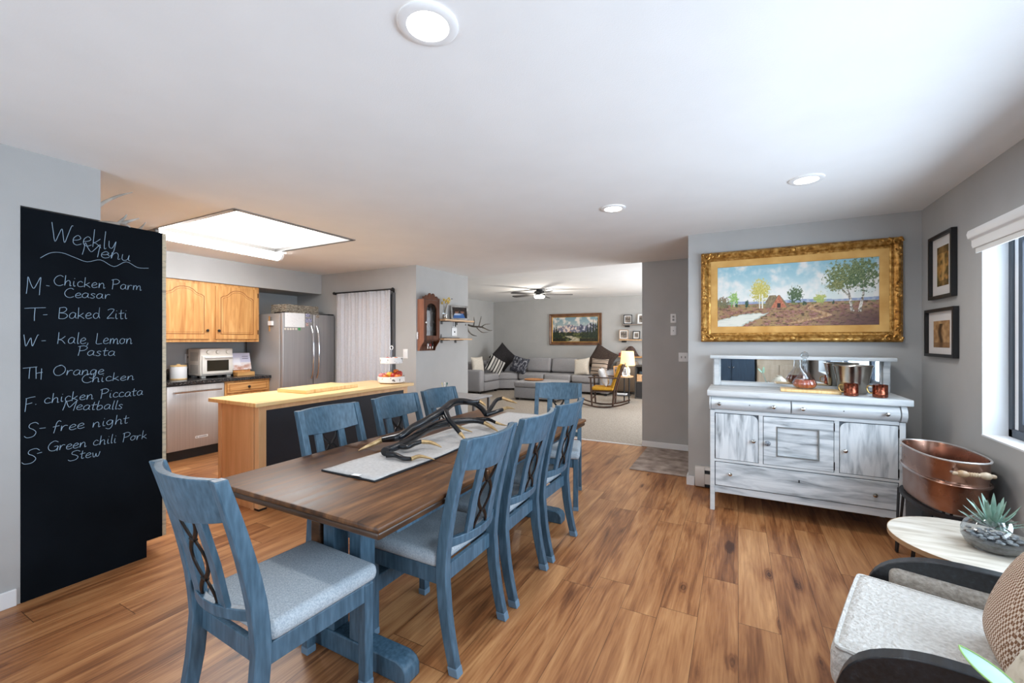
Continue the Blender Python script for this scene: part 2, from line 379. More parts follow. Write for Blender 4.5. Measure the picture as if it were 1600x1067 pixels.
# ------------------------------------------------------------------ room shell
H = 2.44; LH = 2.60
struct('floor', MB().box(-6.9, 1.5, -1.6, 5.80, -.05, 0), FLOOR)
struct('floor_carpet', MB().box(-6.9, .6, 5.80, 11.7, -.05, .004), CARPET)
struct('trim_carpet', MB().box(-3.88, -1.13, 5.785, 5.815, 0, .008), TRIM)
# ceiling with the kitchen light well (hole X -4.75..-3.46, Y 1.90..3.08)
c = MB()
for q in ((-6.9,1.5,-1.6,1.90),(-6.9,1.5,3.08,5.75),(-6.9,-4.75,1.90,3.08),(-3.46,1.5,1.90,3.08)): c.box(*q, H, H+.26)
struct('ceiling', c, CEIL)
struct('ceiling_living', MB().box(-6.9, .6, 5.75, 11.7, LH, LH+.1), CEIL)
# walls
w = MB()
w.box(1.285, 1.455, 3.555, 4.62, 0, H).box(1.285, 1.455, -.60, 3.555, 0, .85).box(1.285, 1.455, -.60, 3.555, 2.06, H).box(1.285, 1.455, -1.6, -.60, 0, H)
struct('wall_right', w, WALL)
rv = MB(); rv.box(1.286, 1.455, 3.55, 3.556, .85, 2.06).box(1.283, 1.46, -.60, 3.553, .842, .852).box(1.286, 1.455, -.60, 3.55, 2.055, 2.062)
struct('trim_window', rv, TRIM)
struct('wall_painting', MB().box(-.43, 1.455, 4.49, 4.61, 0, H), WALL)
struct('wall_hall', MB().box(-1.13, 1.455, 5.82, 5.95, 0, LH), WALL)
struct('wall_hall_end', MB().box(1.455, 1.55, 4.61, 5.95, 0, H), WALL)
struct('wall_kitchen_north', MB().box(-6.5, -3.88, 4.50, 4.62, 0, H), WALL)
struct('wall_partition', MB().box(-4.0, -3.88, 4.62, 5.66, 0, H), WALL)
struct('wall_living_south', MB().box(-6.9, -3.88, 5.66, 5.76, 0, LH), WALL)
struct('wall_kitchen_west', MB().box(-6.5, -6.4, -1.6, 4.50, 0, H), WALL)
struct('wall_living_west', MB().box(-6.9, -6.78, 5.76, 11.7, 0, LH), WALL)
struct('wall_living_north', MB().box(-6.78, .6, 11.5, 11.6, 0, LH), WALL)
w = MB(); w.box(.5, .6, 5.95, 7.1, 0, LH).box(.5, .6, 10.1, 11.5, 0, LH).box(.5, .6, 7.1, 10.1, 0, .7).box(.5, .6, 7.1, 10.1, 2.3, LH)
struct('wall_living_east', w, WALL)
struct('wall_left', MB().box(-3.52, -3.40, -1.6, .77, 0, H), WALL)
struct('wall_kitchen_south', MB().box(-6.4, -3.52, .65, .768, 0, H), WALL)
struct('soffit_kitchen_south', MB().box(-6.4, -3.40, .77, 1.095, 2.136, H), WALL)
struct('soffit_kitchen_west', MB().box(-6.4, -5.80, 1.10, 4.498, 2.135, H), WALL)
w = MB(); w.box(-3.52, -3.2, -1.7, -1.6, 0, H).box(-.6, 1.5, -1.7, -1.6, 0, H).box(-3.2, -.6, -1.7, -1.6, 2.15, H)
struct('wall_south', w, WALL)
# baseboards
struct('baseboard_left', MB().box(-3.40, -3.385, -1.6, .755, 0, .09), TRIM, bevel=.004)
struct('baseboard_hall', MB().box(-1.13, 1.455, 5.805, 5.82, 0, .075), TRIM, bevel=.004)
b = MB(); b.box(-.445, -.43, 4.47, 4.61, 0, .085).box(-.445, -.375, 4.472, 4.49, 0, .085)
struct('baseboard_painting', b, TRIM)
struct('baseboard_partition', MB().box(-3.88, -3.866, 4.50, 5.66, 0, .08), TRIM)
# the long window: dark frame set at the outside of the reveal, mullions, panes
f = MB()
for y0, y1 in ((3.51, 3.555), (2.20, 2.25), (.80, .85), (-.60, -.555)): f.box(1.395, 1.45, y0, y1, .85, 2.06)
f.box(1.395, 1.45, -.60, 3.555, .85, .90).box(1.395, 1.45, -.60, 3.555, 2.01, 2.06)
win = tag(f.build('window_1', plain('graphite_window_frame', (52,60,70), .4), smooth=False, bevel=.004), kind='structure')
s = MB(); s.box(1.405, 1.44, 3.435, 3.475, .90, 2.01).box(1.405, 1.44, 2.25, 2.29, .90, 2.01).box(1.405, 1.44, 2.29, 3.435, .90, .94).box(1.405, 1.44, 2.29, 3.435, 1.97, 2.01)
s.build('window_sash', plain('dark_sash', (38,46,58), .4), win, smooth=False)
s = MB(); s.box(1.405, 1.43, 3.475, 3.51, .90, 2.01)
s.build('sash_track', TRIM, win, smooth=False)
for y0, y1 in ((2.29, 3.435), (.85, 2.20), (-.555, .80)):
    MB().box(1.424, 1.428, y0, y1, .9, 2.01).build('pane', PANE, win, smooth=False)
# invented sliding door behind the camera, an out-of-view opening for the fill lamps
f = MB()
for x0, x1 in ((-3.2, -3.13), (-1.94, -1.86), (-.67, -.6)): f.box(x0, x1, -1.68, -1.62, 0, 2.15)
f.box(-3.2, -.6, -1.68, -1.62, 2.08, 2.15).box(-3.2, -.6, -1.68, -1.62, 0, .06)
dr = tag(f.build('door_1', TRIM, smooth=False), kind='structure')
for x0, x1 in ((-3.13, -1.94), (-1.86, -.67)): MB().box(x0, x1, -1.652, -1.648, .06, 2.08).build('pane', PANE, dr, smooth=False)

# roller blind above the window
t = thing('roller_blind', 'white roller blind cassette above the window on the right wall', 'blind', (1.27, 1.6, 1.96))
prof = [(.012,.004),(-.028,.0),(-.034,.02),(-.034,.05),(-.05,.058),(-.056,.085),(-.05,.108),(.012,.108)]
MB().prism(prof, -2.19, 1.945, 'y').build('cassette', WHITE, t, bevel=.003)
MB().box(-.02, -.014, -2.18, 1.93, -.03, .01).build('blind_fabric', plain('blind_fabric', (226,226,224), .9), t, smooth=False)

# ------------------------------------------------------------------ ceiling lights
def downlight(x, y, label, r=.10, pw=24):
    t = thing('recessed_light', label, 'ceiling light', (x, y, H), 0, 'recessed ceiling lights')
    MB().lathe([(r,-.0005),(r,-.006),(r*.92,-.011),(r*.70,-.010),(r*.66,-.003)], n=40).build('trim_ring', WHITE, t)
    MB().lathe([(.001,-.005),(r*.675,-.005)], n=40).build('lens', LENS, t)
    spot('recessed_lamp', (x, y, H-.03), pw, (1, .97, .93), 165, .06)
LENS = emit('lamp_lens', (255,253,248), 12)
downlight(-.89, 1.09, 'large-looking round recessed ceiling light nearest the camera, high above the table', .098, 34)
downlight(-.857, 3.285, 'smallest-looking recessed ceiling light, near the end of the dining table', .095)
downlight(.385, 3.27, 'recessed ceiling light above the gilt-framed painting and sideboard', .097)

# kitchen light well: metal frame round the opening, bright diffuser at the top
t = thing('light_well', 'large rectangular bright ceiling light panel over the kitchen island', 'ceiling light', (-4.105, 2.49, H))
for nm, q in (('frame_side', (.645-.035, .645+.005, -.59, .59, -.008, .03)), ('frame_side', (-.65, -.61, -.59, .59, -.008, .03)), ('frame_side', (-.645, .645, -.595, -.555, -.008, .03)), ('frame_side', (-.645, .645, .555, .595, -.008, .03))):
    MB().box(*q).build(nm, plain('aluminium_frame', (150,150,150), .35, .7) if 'aluminium_frame' not in MATS else MATS['aluminium_frame'], t, smooth=False)
MB().box(-.61, .61, -.555, .555, .14, .15).build('diffuser', emit('diffuser_glow', (255,252,246), 3.2), t, smooth=False)
w = MB(); w.box(-.645, -.61, -.59, .59, .03, .16).box(.61, .645, -.59, .59, .03, .16).box(-.61, .61, -.59, -.555, .03, .16).box(-.61, .61, .555, .59, .03, .16)
w.build('well_side', WHITE, t, smooth=False)
area('kitchen_panel_light', (-4.1, 2.49, 2.43), (0, 0, 0), 1.1, 1.0, 30, (.97, .99, 1))
t = thing('fluorescent_fixture', 'long white wraparound fluorescent fixture along the edge of the kitchen light panel', 'ceiling light', (-4.84, 2.55, H), math.radians(3))
arc = [(-.075*math.cos(a), -.075*math.sin(a)*.95) for a in [PI*i/14 for i in range(15)]]
MB().prism(arc, -.62, .62, 'y').build('lens_cover', emit('tube_lens_glow', (248,252,255), 26), t)
for y0, y1 in ((-.65, -.62), (.62, .65)):
    MB().prism([(p[0]*1.05, p[1]*1.05) for p in arc], y0, y1, 'y').build('end_cap', MATS['aluminium_frame'] if y0 < 0 else WHITE, t)
for y in (-.60,-.575,-.55,.55,.575,.60):
    MB().tube([(1.02*p[0], y, 1.02*p[1]) for p in arc], .0025, 6).build('rib', WHITE, t)

# ceiling fan in the living room
FX, FY = -4.09, 9.04
t = thing('ceiling_fan', 'dark five-blade ceiling fan with a lit lamp in the living room', 'fan', (FX, FY, LH))
MB().lathe([(.07,0),(.075,-.02),(.07,-.035),(.11,-.045),(.125,-.08),(.125,-.13),(.11,-.15),(.001,-.15)], n=28).build('motor_housing', BLACK, t)
MB().lathe([(.12,-.15),(.125,-.175),(.10,-.205),(.001,-.215)], n=28).build('lamp_bowl', emit('fan_lamp_glow', (255,250,240), 14), t)
for k in range(5):
    a = 2*PI*k/5+.45
    mx = RZ(a)@RX(math.radians(11))
    b = MB(); pts = [(.12,-.045),(.2,-.055),(.72,-.068),(.77,-.05),(.78,0),(.77,.05),(.72,.068),(.2,.055),(.12,.045)]
    b.prism(pts, -.005, .005, 'z', TR(0,0,-.125)@mx); b.build('blade', noisy('fan_blade_grey', [(52,50,50),(72,70,70)], 5, (1,12,1), .5) if 'fan_blade_grey' not in MATS else MATS['fan_blade_grey'], t, smooth=False)
point('fan_lamp', (FX, FY, LH-.30), 40, (1, .93, .82), .08)

# wall plates
def plate(name, loc, face, label, holes, wd=.07, ht=.115, cat='wall plate'):
    """face: 'y' faces -Y, 'x' faces +X"""
    t = thing(name, label, cat, loc, 0 if face == 'y' else PI/2)
    MB().rbox(-wd/2, wd/2, -.006, 0, -ht/2, ht/2, .003, 2).build('plate', WHITE, t)
    for (x, z, a, b2, m) in holes: MB().box(x-a, x+a, -.010, -.005, z-b2, z+b2).build('insert', m, t, smooth=False)
GREYP = plain('plate_insert_grey', (150,150,148), .5)
plate('outlet_plate', (-.735, 5.818, 1.695), 'y', 'upper white socket plate on the grey hall wall', [(0,.02,.012,.014,GREYP),(0,-.02,.012,.014,GREYP)])
plate('cable_plate', (-.735, 5.818, 1.535), 'y', 'white plate with a single centre jack, below the upper socket plate on the hall wall', [(0,0,.006,.006,GREYP)])
plate('switch_plate', (-.615, 5.818, 1.195), 'y', 'wide white double light switch plate low on the grey hall wall', [(-.023,0,.006,.012,GREYP),(.023,0,.006,.012,GREYP)], .115)
plate('outlet_plate', (-4.065, 4.498, 1.225), 'y', 'white socket plate on the kitchen wall right of the curtain, behind the tiered stand', [(0,.02,.012,.014,WHITE),(0,-.02,.012,.014,WHITE)], .085, .13)
plate('outlet_plate', (-6.398, 2.93, 1.17), 'x', 'white socket plate between the canister and the toaster oven', [(0,.02,.012,.014,GREYP)], .075, .12)
plate('thermostat_plate', (-3.878, 5.38, 1.395+.145), 'x', 'white square plate with round knob between the two pine shelves', [(0,0,.012,.012,BLACK)], .13, .125)
plate('tall_switch_plate', (-3.878, 5.38, 1.67), 'x', 'narrow black and white wall plate just under the upper pine shelf', [(.02,0,.022,.05,BLACK),(-.035,0,.01,.05,BLACK)], .11, .115)

# baseboard heater
t = thing('baseboard_heater', 'cream metal baseboard heater on the floor left of the sideboard', 'heater', (-.365, 4.488, .012))
MB().prism([(0,0),(-.055,.0),(-.065,.02),(-.065,.15),(-.045,.185),(0,.185)], 0, .085, 'x').build('end_cap', CHALKMETAL, t, bevel=.003)
MB().prism([(0,.03),(-.06,.03),(-.062,.125),(-.05,.125),(-.05,.04),(0,.04)], .085, 1.5, 'x').build('front_panel', CHALKMETAL, t)
MB().prism([(0,.185),(-.03,.185),(-.05,.16),(-.045,.155),(-.028,.178),(0,.178)], .085, 1.5, 'x').build('top_cover', CHALKMETAL, t)
MB().box(.085, 1.5, -.045, -.005, .0, .15).build('heating_fin', BLACK, t, smooth=False)

# doormat + paper mat
m_ = MB().rbox(-1.05, -.40, 4.70, 5.76, .001, .012, .005, 2)
tag(m_.build('doormat', MATFAB), 'mottled taupe doormat on the wood floor below the hall wall', 'doormat')
t = MB().rbox(-.22, .22, -.16, .16, 0, .008, .004, 2).build('floor_mat', plain('pale_mat', (214,218,222), .9)); t.location = (-4.95, 1.98, .002); t.rotation_euler = (0,0,math.radians(12))
tag(t, 'small white mat on the kitchen floor behind the nearest chair', 'mat')
# ------------------------------------------------------------------ painted canvases (colour per vertex)
def nz(x, y, s, seed=0, o=4):
    return noise.fractal(Vector((x*s+seed*17.3, y*s+seed*5.1, seed*3.7)), 1.0, 2.0, o)
def mixc(a, b, t):
    t = max(0, min(1, t)); return tuple(a[i]+(b[i]-a[i])*t for i in range(3))
def sstep(a, b, x):
    t = max(0, min(1, (x-a)/(b-a))); return t*t*(3-2*t)
def canvas(name, W, Hh, nx, ny, fn, parent, mx, mat):
    me = bpy.data.meshes.new(name); vs = []; cs = []
    for j in range(ny+1):
        for i in range(nx+1):
            u, v = i/nx, j/ny
            vs.append(mx @ Vector(((u-.5)*W, 0, (v-.5)*Hh))); cs.append(fn(u, v))
    fs = [(j*(nx+1)+i, j*(nx+1)+i+1, (j+1)*(nx+1)+i+1, (j+1)*(nx+1)+i) for j in range(ny) for i in range(nx)]
    me.from_pydata(vs, [], fs)
    a = me.color_attributes.new('Col', 'FLOAT_COLOR', 'POINT')
    for k, c in enumerate(cs): a.data[k].color = (*lin(tuple(max(0, min(255, x)) for x in c)), 1)
    ob = bpy.data.objects.new(name, me); COL.objects.link(ob); me.materials.append(mat)
    if parent: ob.parent = parent
    return ob
def crown(c, u, v, cx, cy, rx, ry, ca, cb, seed, dens=.1, sc=26):
    d = ((u-cx)/rx)**2+((v-cy)/ry)**2
    n = nz(u*2.4, v, sc*1.3, seed, 6)+.5*nz(u*2.4, v, sc*5, seed+1, 3)
    k = 1-d+n*1.0
    if k > dens and d < 1.5:
        return mixc(c, mixc(ca, cb, .45+nz(u*2.4, v, sc*3, seed+3)*1.3+.5*(v-cy)/ry), sstep(dens, dens+.22, k)*.95)
    return c
def heath(u, v):
    # sky
    c = mixc((212,218,212), (150,192,204), sstep(.40, .98, v))
    cl = nz(u*2.2, v, 4.5, 1)+.55*nz(u*2.2, v, 11, 2)
    c = mixc(c, (232,228,222), sstep(-.35, .75, cl*.8+.32-abs(v-.58)*1.1)*.95)
    if v < .41+.008*math.sin(u*14) : c = mixc((132,146,178), (172,178,190), .5+nz(u*2, v, 20, 3))
    if v < .37:
        g = nz(u*2.4, v*2, 9, 4); g2 = nz(u*2.4, v*3, 30, 5)
        c = mixc((160,132,92), (136,96,76), sstep(-.3, .4, g+.25*g2))
        c = mixc(c, (172,124,122), sstep(.10, .5, g2+.3*g)*.75)
        c = mixc(c, (92,72,52), sstep(.2, .55, nz(u*2.4, v*3, 16, 6)))
        if v < .30: c = mixc(c, (82,52,50), sstep(.55, .95, u)*sstep(.34, .1, v)*.75)
        c = mixc(c, (112,128,74), sstep(.3, .36, v)*sstep(.1, .4, nz(u*2, v, 14, 8)+.1)*.7)
        # track
        px = .66+.05*math.sin((v-.1)*26)+(.12 if v < .16 else 0)*(.16-v)*-8
        pw = .012+.085*max(0, .34-v)
        if .05 < v < .35 and abs(u-px) < pw: c = mixc((200,166,128), (160,120,84), .5+nz(u*3, v, 26, 9))
        # pond
        nn = .035*nz(u*3, v, 9, 10); up = min(.11+.55*u, .215)+nn*.6; lo_ = max(-.1, (u-.16)*1.1)+nn
        if lo_ < v < up: c = mixc((216,214,202), (140,150,136), sstep(.25, .0, min(v-lo_, (up-v)*1.5)/.12)*.75+.25*nz(u, v*6, 14, 11))
    
    # bushes, trees, house
    c = crown(c, u, v, .035, .40, .055, .10, (92,104,66), (140,112,92), 20)
    c = crown(c, u, v, .115, .455, .036, .12, (104,150,76), (166,190,110), 21)
    if abs(u-.118) < .003 and .33 < v < .42: c = (210,206,190)
    c = crown(c, u, v, .205, .37, .012, .06, (44,72,60), (60,88,70), 22, .0)
    c = crown(c, u, v, .295, .58, .062, .19, (176,164,74), (214,200,112), 23, .12)
    for tx in (.29, .308): 
        if abs(u-tx) < .0035 and .29 < v < .52: c = (226,222,206)
    c = crown(c, u, v, .515, .49, .048, .13, (58,80,52), (92,108,70), 24)
    c = crown(c, u, v, .665, .43, .04, .09, (146,168,92), (196,188,104), 25, .15)
    for tx in (.135, .57, .58, .745): c = crown(c, u, v, tx, .345, .008, .035, (50,66,52), (70,84,62), 26, .0)
    # thatched house
    hx, hb, ht = .415, .30, .50
    if hb < v < ht and abs(u-hx) < .065*(ht-v)/(ht-hb)+.004:
        c = (126,110,84) if abs(u-hx) > .050*(ht-v)/(ht-hb) else mixc((168,92,70), (196,130,98), .5+nz(u*3, v, 40, 27))
        if abs(u-.415) < .012 and v < .37: c = (56,48,44)
    elif hb < v < ht and -.085 < u-hx < 0 and abs(u-hx+.04) < .05*(ht-v)/(ht-hb)+.02: c = mixc((120,104,80), (150,132,100), .5+nz(u*3, v, 40, 28))
    # birches on the right
    for (bx, tb, lean, top) in ((.855, .21, -.035, .62), (.895, .20, .03, .75), (.84, .4, -.06, .6)):
        if tb < v < top:
            x = bx+lean*(v-tb)/(top-tb)+.003*math.sin(v*18)
            if abs(u-x) < .008*(1.25-(v-tb)/(top-tb)): c = mixc((222,214,200), (92,80,70), .35+1.2*nz(u*9, v*2, 16, 29))
    c = crown(c, u, v, .80, .74, .12, .24, (74,90,52), (146,150,96), 30, .28, 20)
    c = crown(c, u, v, .91, .76, .095, .27, (70,92,60), (136,146,98), 31, .22, 22)
    c = crown(c, u, v, .76, .60, .06, .10, (98,106,62), (150,148,92), 32, .3, 24)
    return c
def peaks(u, v):
    c = mixc((178,182,178), (120,148,158), sstep(.45, 1, v)); c = mixc(c, (214,206,196), sstep(-.1, .4, nz(u*1.8, v, 5, 41)))
    m = .50+.22*math.exp(-((u-.42)/.14)**2)+.26*math.exp(-((u-.85)/.16)**2)+.14*math.exp(-((u-.63)/.07)**2)+.10*math.exp(-((u-.2)/.1)**2)+.06*nz(u*1.8, 0, 12, 42)
    if v < m: c = mixc((112,112,130), (222,200,186), sstep(-.25, .35, nz(u*1.8, v, 10, 43)+(v-.5)*.6)) if u < .6 else mixc((76,80,100), (196,192,198), sstep(-.1, .5, nz(u*1.8, v, 10, 43)))
    if v < .38+.05*nz(u*2, 0, 9, 44): c = mixc((40,48,36), (96,98,58), sstep(-.2, .4, nz(u*2, v, 9, 45)))
    if v < .22 and abs(u-.45-.1*math.sin(v*20)) < .08+.3*(.2-v): c = mixc((140,132,110), (196,186,160), .5+nz(u*2, v*3, 10, 46))
    if v < .13 and (u < .3 or u > .6): c = mixc((30,32,26), (56,54,36), .5+nz(u*2, v, 12, 47))
    for (tx, h) in ((.04,.62),(.09,.72),(.13,.55),(.78,.66),(.84,.78),(.90,.9),(.95,.82),(.99,.94),(.72,.5),(.67,.42)):
        if .15 < v < h and abs(u-tx) < .035*(h-v)/(h-.1)*(1+.6*nz(u*6, v, 22, 48))+.002: c = mixc((26,34,28), (50,62,42), .5+nz(u*4, v, 30, 49))
    if v > .36 and v < .42 and abs(u-.40) < .025: c = (146,110,76)
    return c
CANVAS = attr_mat('painted_canvas', .45)
def frame_ring(mb, W, Hh, prof):
    """mitred moulding round a W x Hh opening in the xz plane; prof = [(outward offset, forward y)]"""
    rings = []
    for sx, sz in ((-1,-1),(1,-1),(1,1),(-1,1)):
        rings.append([Vector((sx*(W/2+o), -f, sz*(Hh/2+o))) for o, f in prof])
    return mb.loft(rings, caps=False, closed_path=True)
# large gilt painting over the sideboard: outer X -.315..1.165, Z 1.397..2.24
PW, PH = 1.475, .843
t = thing('landscape_painting', 'large heath landscape painting in an ornate gilded frame above the sideboard', 'painting', (.425, 4.484, 1.818))
mo = .115; iw, ih = PW-2*mo, PH-2*mo  # opening of the moulding
fr = MB(); frame_ring(fr, iw, ih, [(.03,.0),(.03,.026),(.042,.032),(.055,.03),(.066,.046),(.082,.058),(.098,.052),(.108,.036),(.115,.03),(.115,0)])
fro = fr.build('frame', GILT, t, ang=30)
bd = MB()
for i in range(120): bd.ball((-iw/2-.048+(iw+.096)*i/119, -.034, ih/2+.048), .0045, n=6); bd.ball((-iw/2-.048+(iw+.096)*i/119, -.034, -ih/2-.048), .0045, n=6)
for i in range(60): bd.ball((-iw/2-.048, -.034, -ih/2-.048+(ih+.096)*i/59), .0045, n=6); bd.ball((iw/2+.048, -.034, -ih/2-.048+(ih+.096)*i/59), .0045, n=6)
bd.build('beading', GILT, fro)
def scroll(mb, cx, cz, r, turns, dirn, ph, w=.0095):
    pts = [(cx+r*(1-k/26)*math.cos(ph+dirn*turns*2*PI*k/26), -.055, cz+r*(1-k/26)*math.sin(ph+dirn*turns*2*PI*k/26)) for k in range(25)]
    mb.tube(pts, [w*(1-.5*k/24) for k in range(25)], 6)
for sx in (-1, 1):
    for sz in (-1, 1):
        o = MB(); X0, Z0 = sx*(iw/2+.075), sz*(ih/2+.075)
        scroll(o, X0, Z0, .034, 1.3, sx*sz, 0); scroll(o, X0-sx*.055, Z0+sz*.008, .024, 1.2, -sx*sz, PI/2); scroll(o, X0+sx*.008, Z0-sz*.055, .024, 1.2, sx*sz, PI)
        scroll(o, X0-sx*.10, Z0+sz*.01, .016, 1.1, sx*sz, 0); scroll(o, X0+sx*.01, Z0-sz*.10, .016, 1.1, -sx*sz, 0)
        o.ball((X0+sx*.022, -.05, Z0+sz*.022), .018, .016, .018, 10)
        for k in range(5): o.ball((X0-sx*(.13+.018*k), -.05, Z0+sz*.012), .011-.0012*k, .008, .008, 8); o.ball((X0+sx*.012, -.05, Z0-sz*(.13+.018*k)), .008, .008, .011-.0012*k, 8)
        o.build('corner_ornament', GILT, fro)
for (X0, Z0, hor) in ((0, ih/2+.082, 1), (0, -ih/2-.082, 1), (-iw/2-.082, 0, 0), (iw/2+.082, 0, 0)):
    o = MB(); o.ball((X0, -.054, Z0), .026, .014, .022, 12)
    for d in (-1, 1):
        scroll(o, X0+(d*.045 if hor else 0), Z0+(0 if hor else d*.045), .02, 1.2, d, 0, .006)
        for k in range(5): o.ball((X0+(d*(.08+.016*k) if hor else 0), -.052, Z0+(0 if hor else d*(.08+.016*k))), .010-.0012*k, .007, .009-.001*k, 8)
    o.build('centre_ornament', GILT, fro)
ln = MB(); frame_ring(ln, iw-.03, ih-.03, [(-.014,.008),(-.012,.014),(.046,.030),(.046,0),(-.014,0)]); ln.build('liner', GILTLINER, t, ang=30)
canvas('canvas', iw-.050, ih-.050, 360, 156, heath, t, TR(0,-.010,0), CANVAS)

# mountain painting in the living room
t = thing('mountain_painting', 'snowy mountain landscape painting in a brown wooden frame above the sofa', 'painting', (-4.09, 11.494, 1.722))
PW, PH = 1.55, .89; mo = .10; iw, ih = PW-2*mo, PH-2*mo
FRW = noisy('brown_gilt_frame', [(88,58,40),(128,90,62)], 6, rough=.45)
fr = MB(); frame_ring(fr, iw, ih, [(.0,.0),(.0,.022),(.02,.03),(.028,.02),(.05,.02),(.085,.05),(.10,.045),(.10,0)]); fr.build('frame', FRW, t, ang=30)
fr = MB(); frame_ring(fr, iw, ih, [(.001,.023),(.018,.033),(.026,.022),(.001,.022)]); fr.build('gilt_fillet', GILTLINER, t)
canvas('canvas', iw, ih, 110, 64, peaks, t, TR(0,-.012,0), CANVAS)

# two black framed prints on the right wall
PRINT = attr_mat('sepia_print', .5)
def sepia_a(u, v):
    c = mixc((96,76,38), (190,140,76), .5+1.1*nz(u, v*2, 4, 61)); d = abs(u-.55+.05*math.sin(v*9))
    if d < .2: c = mixc(c, (226,178,110), (1-d/.2)*.9)
    if v > .82 or v < .14: c = mixc(c, (54,44,24), .4)
    return mixc(c, (96,92,44), .6*sstep(.3, 0, u)*sstep(.6, .2, v))
def sepia_b(u, v):
    c = mixc((196,156,112), (150,110,70), .5+nz(u, v, 4, 63)); d = abs(u-.45-.06*math.sin(v*8))
    if d < .16 and v < .9: c = mixc(c, (66,44,26), (1-d/.16)*1.2)
    if v < .2: c = mixc(c, (120,84,50), .6)
    return c
def print_frame(label, y0, y1, z0, z1, mw, mh, fn, off=0):
    W, Hh = y1-y0, z1-z0
    t = thing('framed_print', label, 'framed print', (1.283, (y0+y1)/2, (z0+z1)/2), -PI/2)
    fw = .022
    f = MB(); frame_ring(f, W-2*fw, Hh-2*fw, [(0,0),(0,.030),(fw,.030),(fw,0)]); f.build('frame', BLACK, t, ang=30)
    MB().box(-W/2+fw, W/2-fw, -.008, -.002, -Hh/2+fw, Hh/2-fw).build('mat_board', plain('mat_board_white', (222,216,212), .9) if 'mat_board_white' not in MATS else MATS['mat_board_white'], t, smooth=False)
    canvas('print', mw, mh, 40, 60, fn, t, TR(0,-.0095,off), PRINT)
print_frame('tall black framed sepia print, the upper one of two on the right wall', 3.868, 4.262, 1.708, 2.165, .19, .28, sepia_a)
print_frame('black framed sepia print hung lower on the right wall, below the tall one', 3.842, 4.335, 1.292, 1.638, .27, .19, sepia_b, -.01)
# ------------------------------------------------------------------ dining table
TX0, TX1, TY0, TY1, TZ = -2.170, -1.108, 1.085, 3.40, .757
t = thing('dining_table', 'long dark walnut dining table on blue trestle legs', 'table', ((TX0+TX1)/2, (TY0+TY1)/2, 0), math.radians(.15))
hx, hy = (TX1-TX0)/2, (TY1-TY0)/2
b = MB()
for y0, y1 in ((-hy, -.405), (-.402, .402), (.405, hy)): b.rbox(-hx, hx, y0, y1, TZ-.022, TZ, .007, 2)
b.build('tabletop', TABLEW, t)
MB().rbox(-hx+.008, hx-.008, -hy+.008, hy-.008, TZ-.052, TZ-.0225, .009, 3).build('top_moulding', TABLEE, t)
MB().box(-hx+.10, hx-.10, -hy+.20, hy-.20, TZ-.12, TZ-.053).build('apron', BLUE, t, smooth=False, bevel=.004)
for k, yy in enumerate((1.36, 3.09)):
    y = yy-(TY0+TY1)/2
    p = [(-.41,.0),(-.41,.085),(-.385,.115),(.385,.115),(.415,.085),(.415,.0)]
    p = [(-.36,0),(-.36,.05),(-.345,.075),(-.31,.09),(.395,.09),(.43,.075),(.445,.05),(.445,0)]
    MB().prism(p, y-.045, y+.045, 'y').build('foot', BLUE, t, bevel=.006)
    for x0, x1, mm in ((-.137,-.075,TABLEE), (-.052,.020,BLUE), (.118,.190,BLUE)):
        MB().box(x0, x1, y-.042, y+.042, .091, TZ-.121).build('post', mm, t, smooth=False, bevel=.005)
MB().box(.03, .11, 1.36-(TY0+TY1)/2, 3.09-(TY0+TY1)/2, .20, .28).build('stretcher', BLUE, t, smooth=False, bevel=.006)

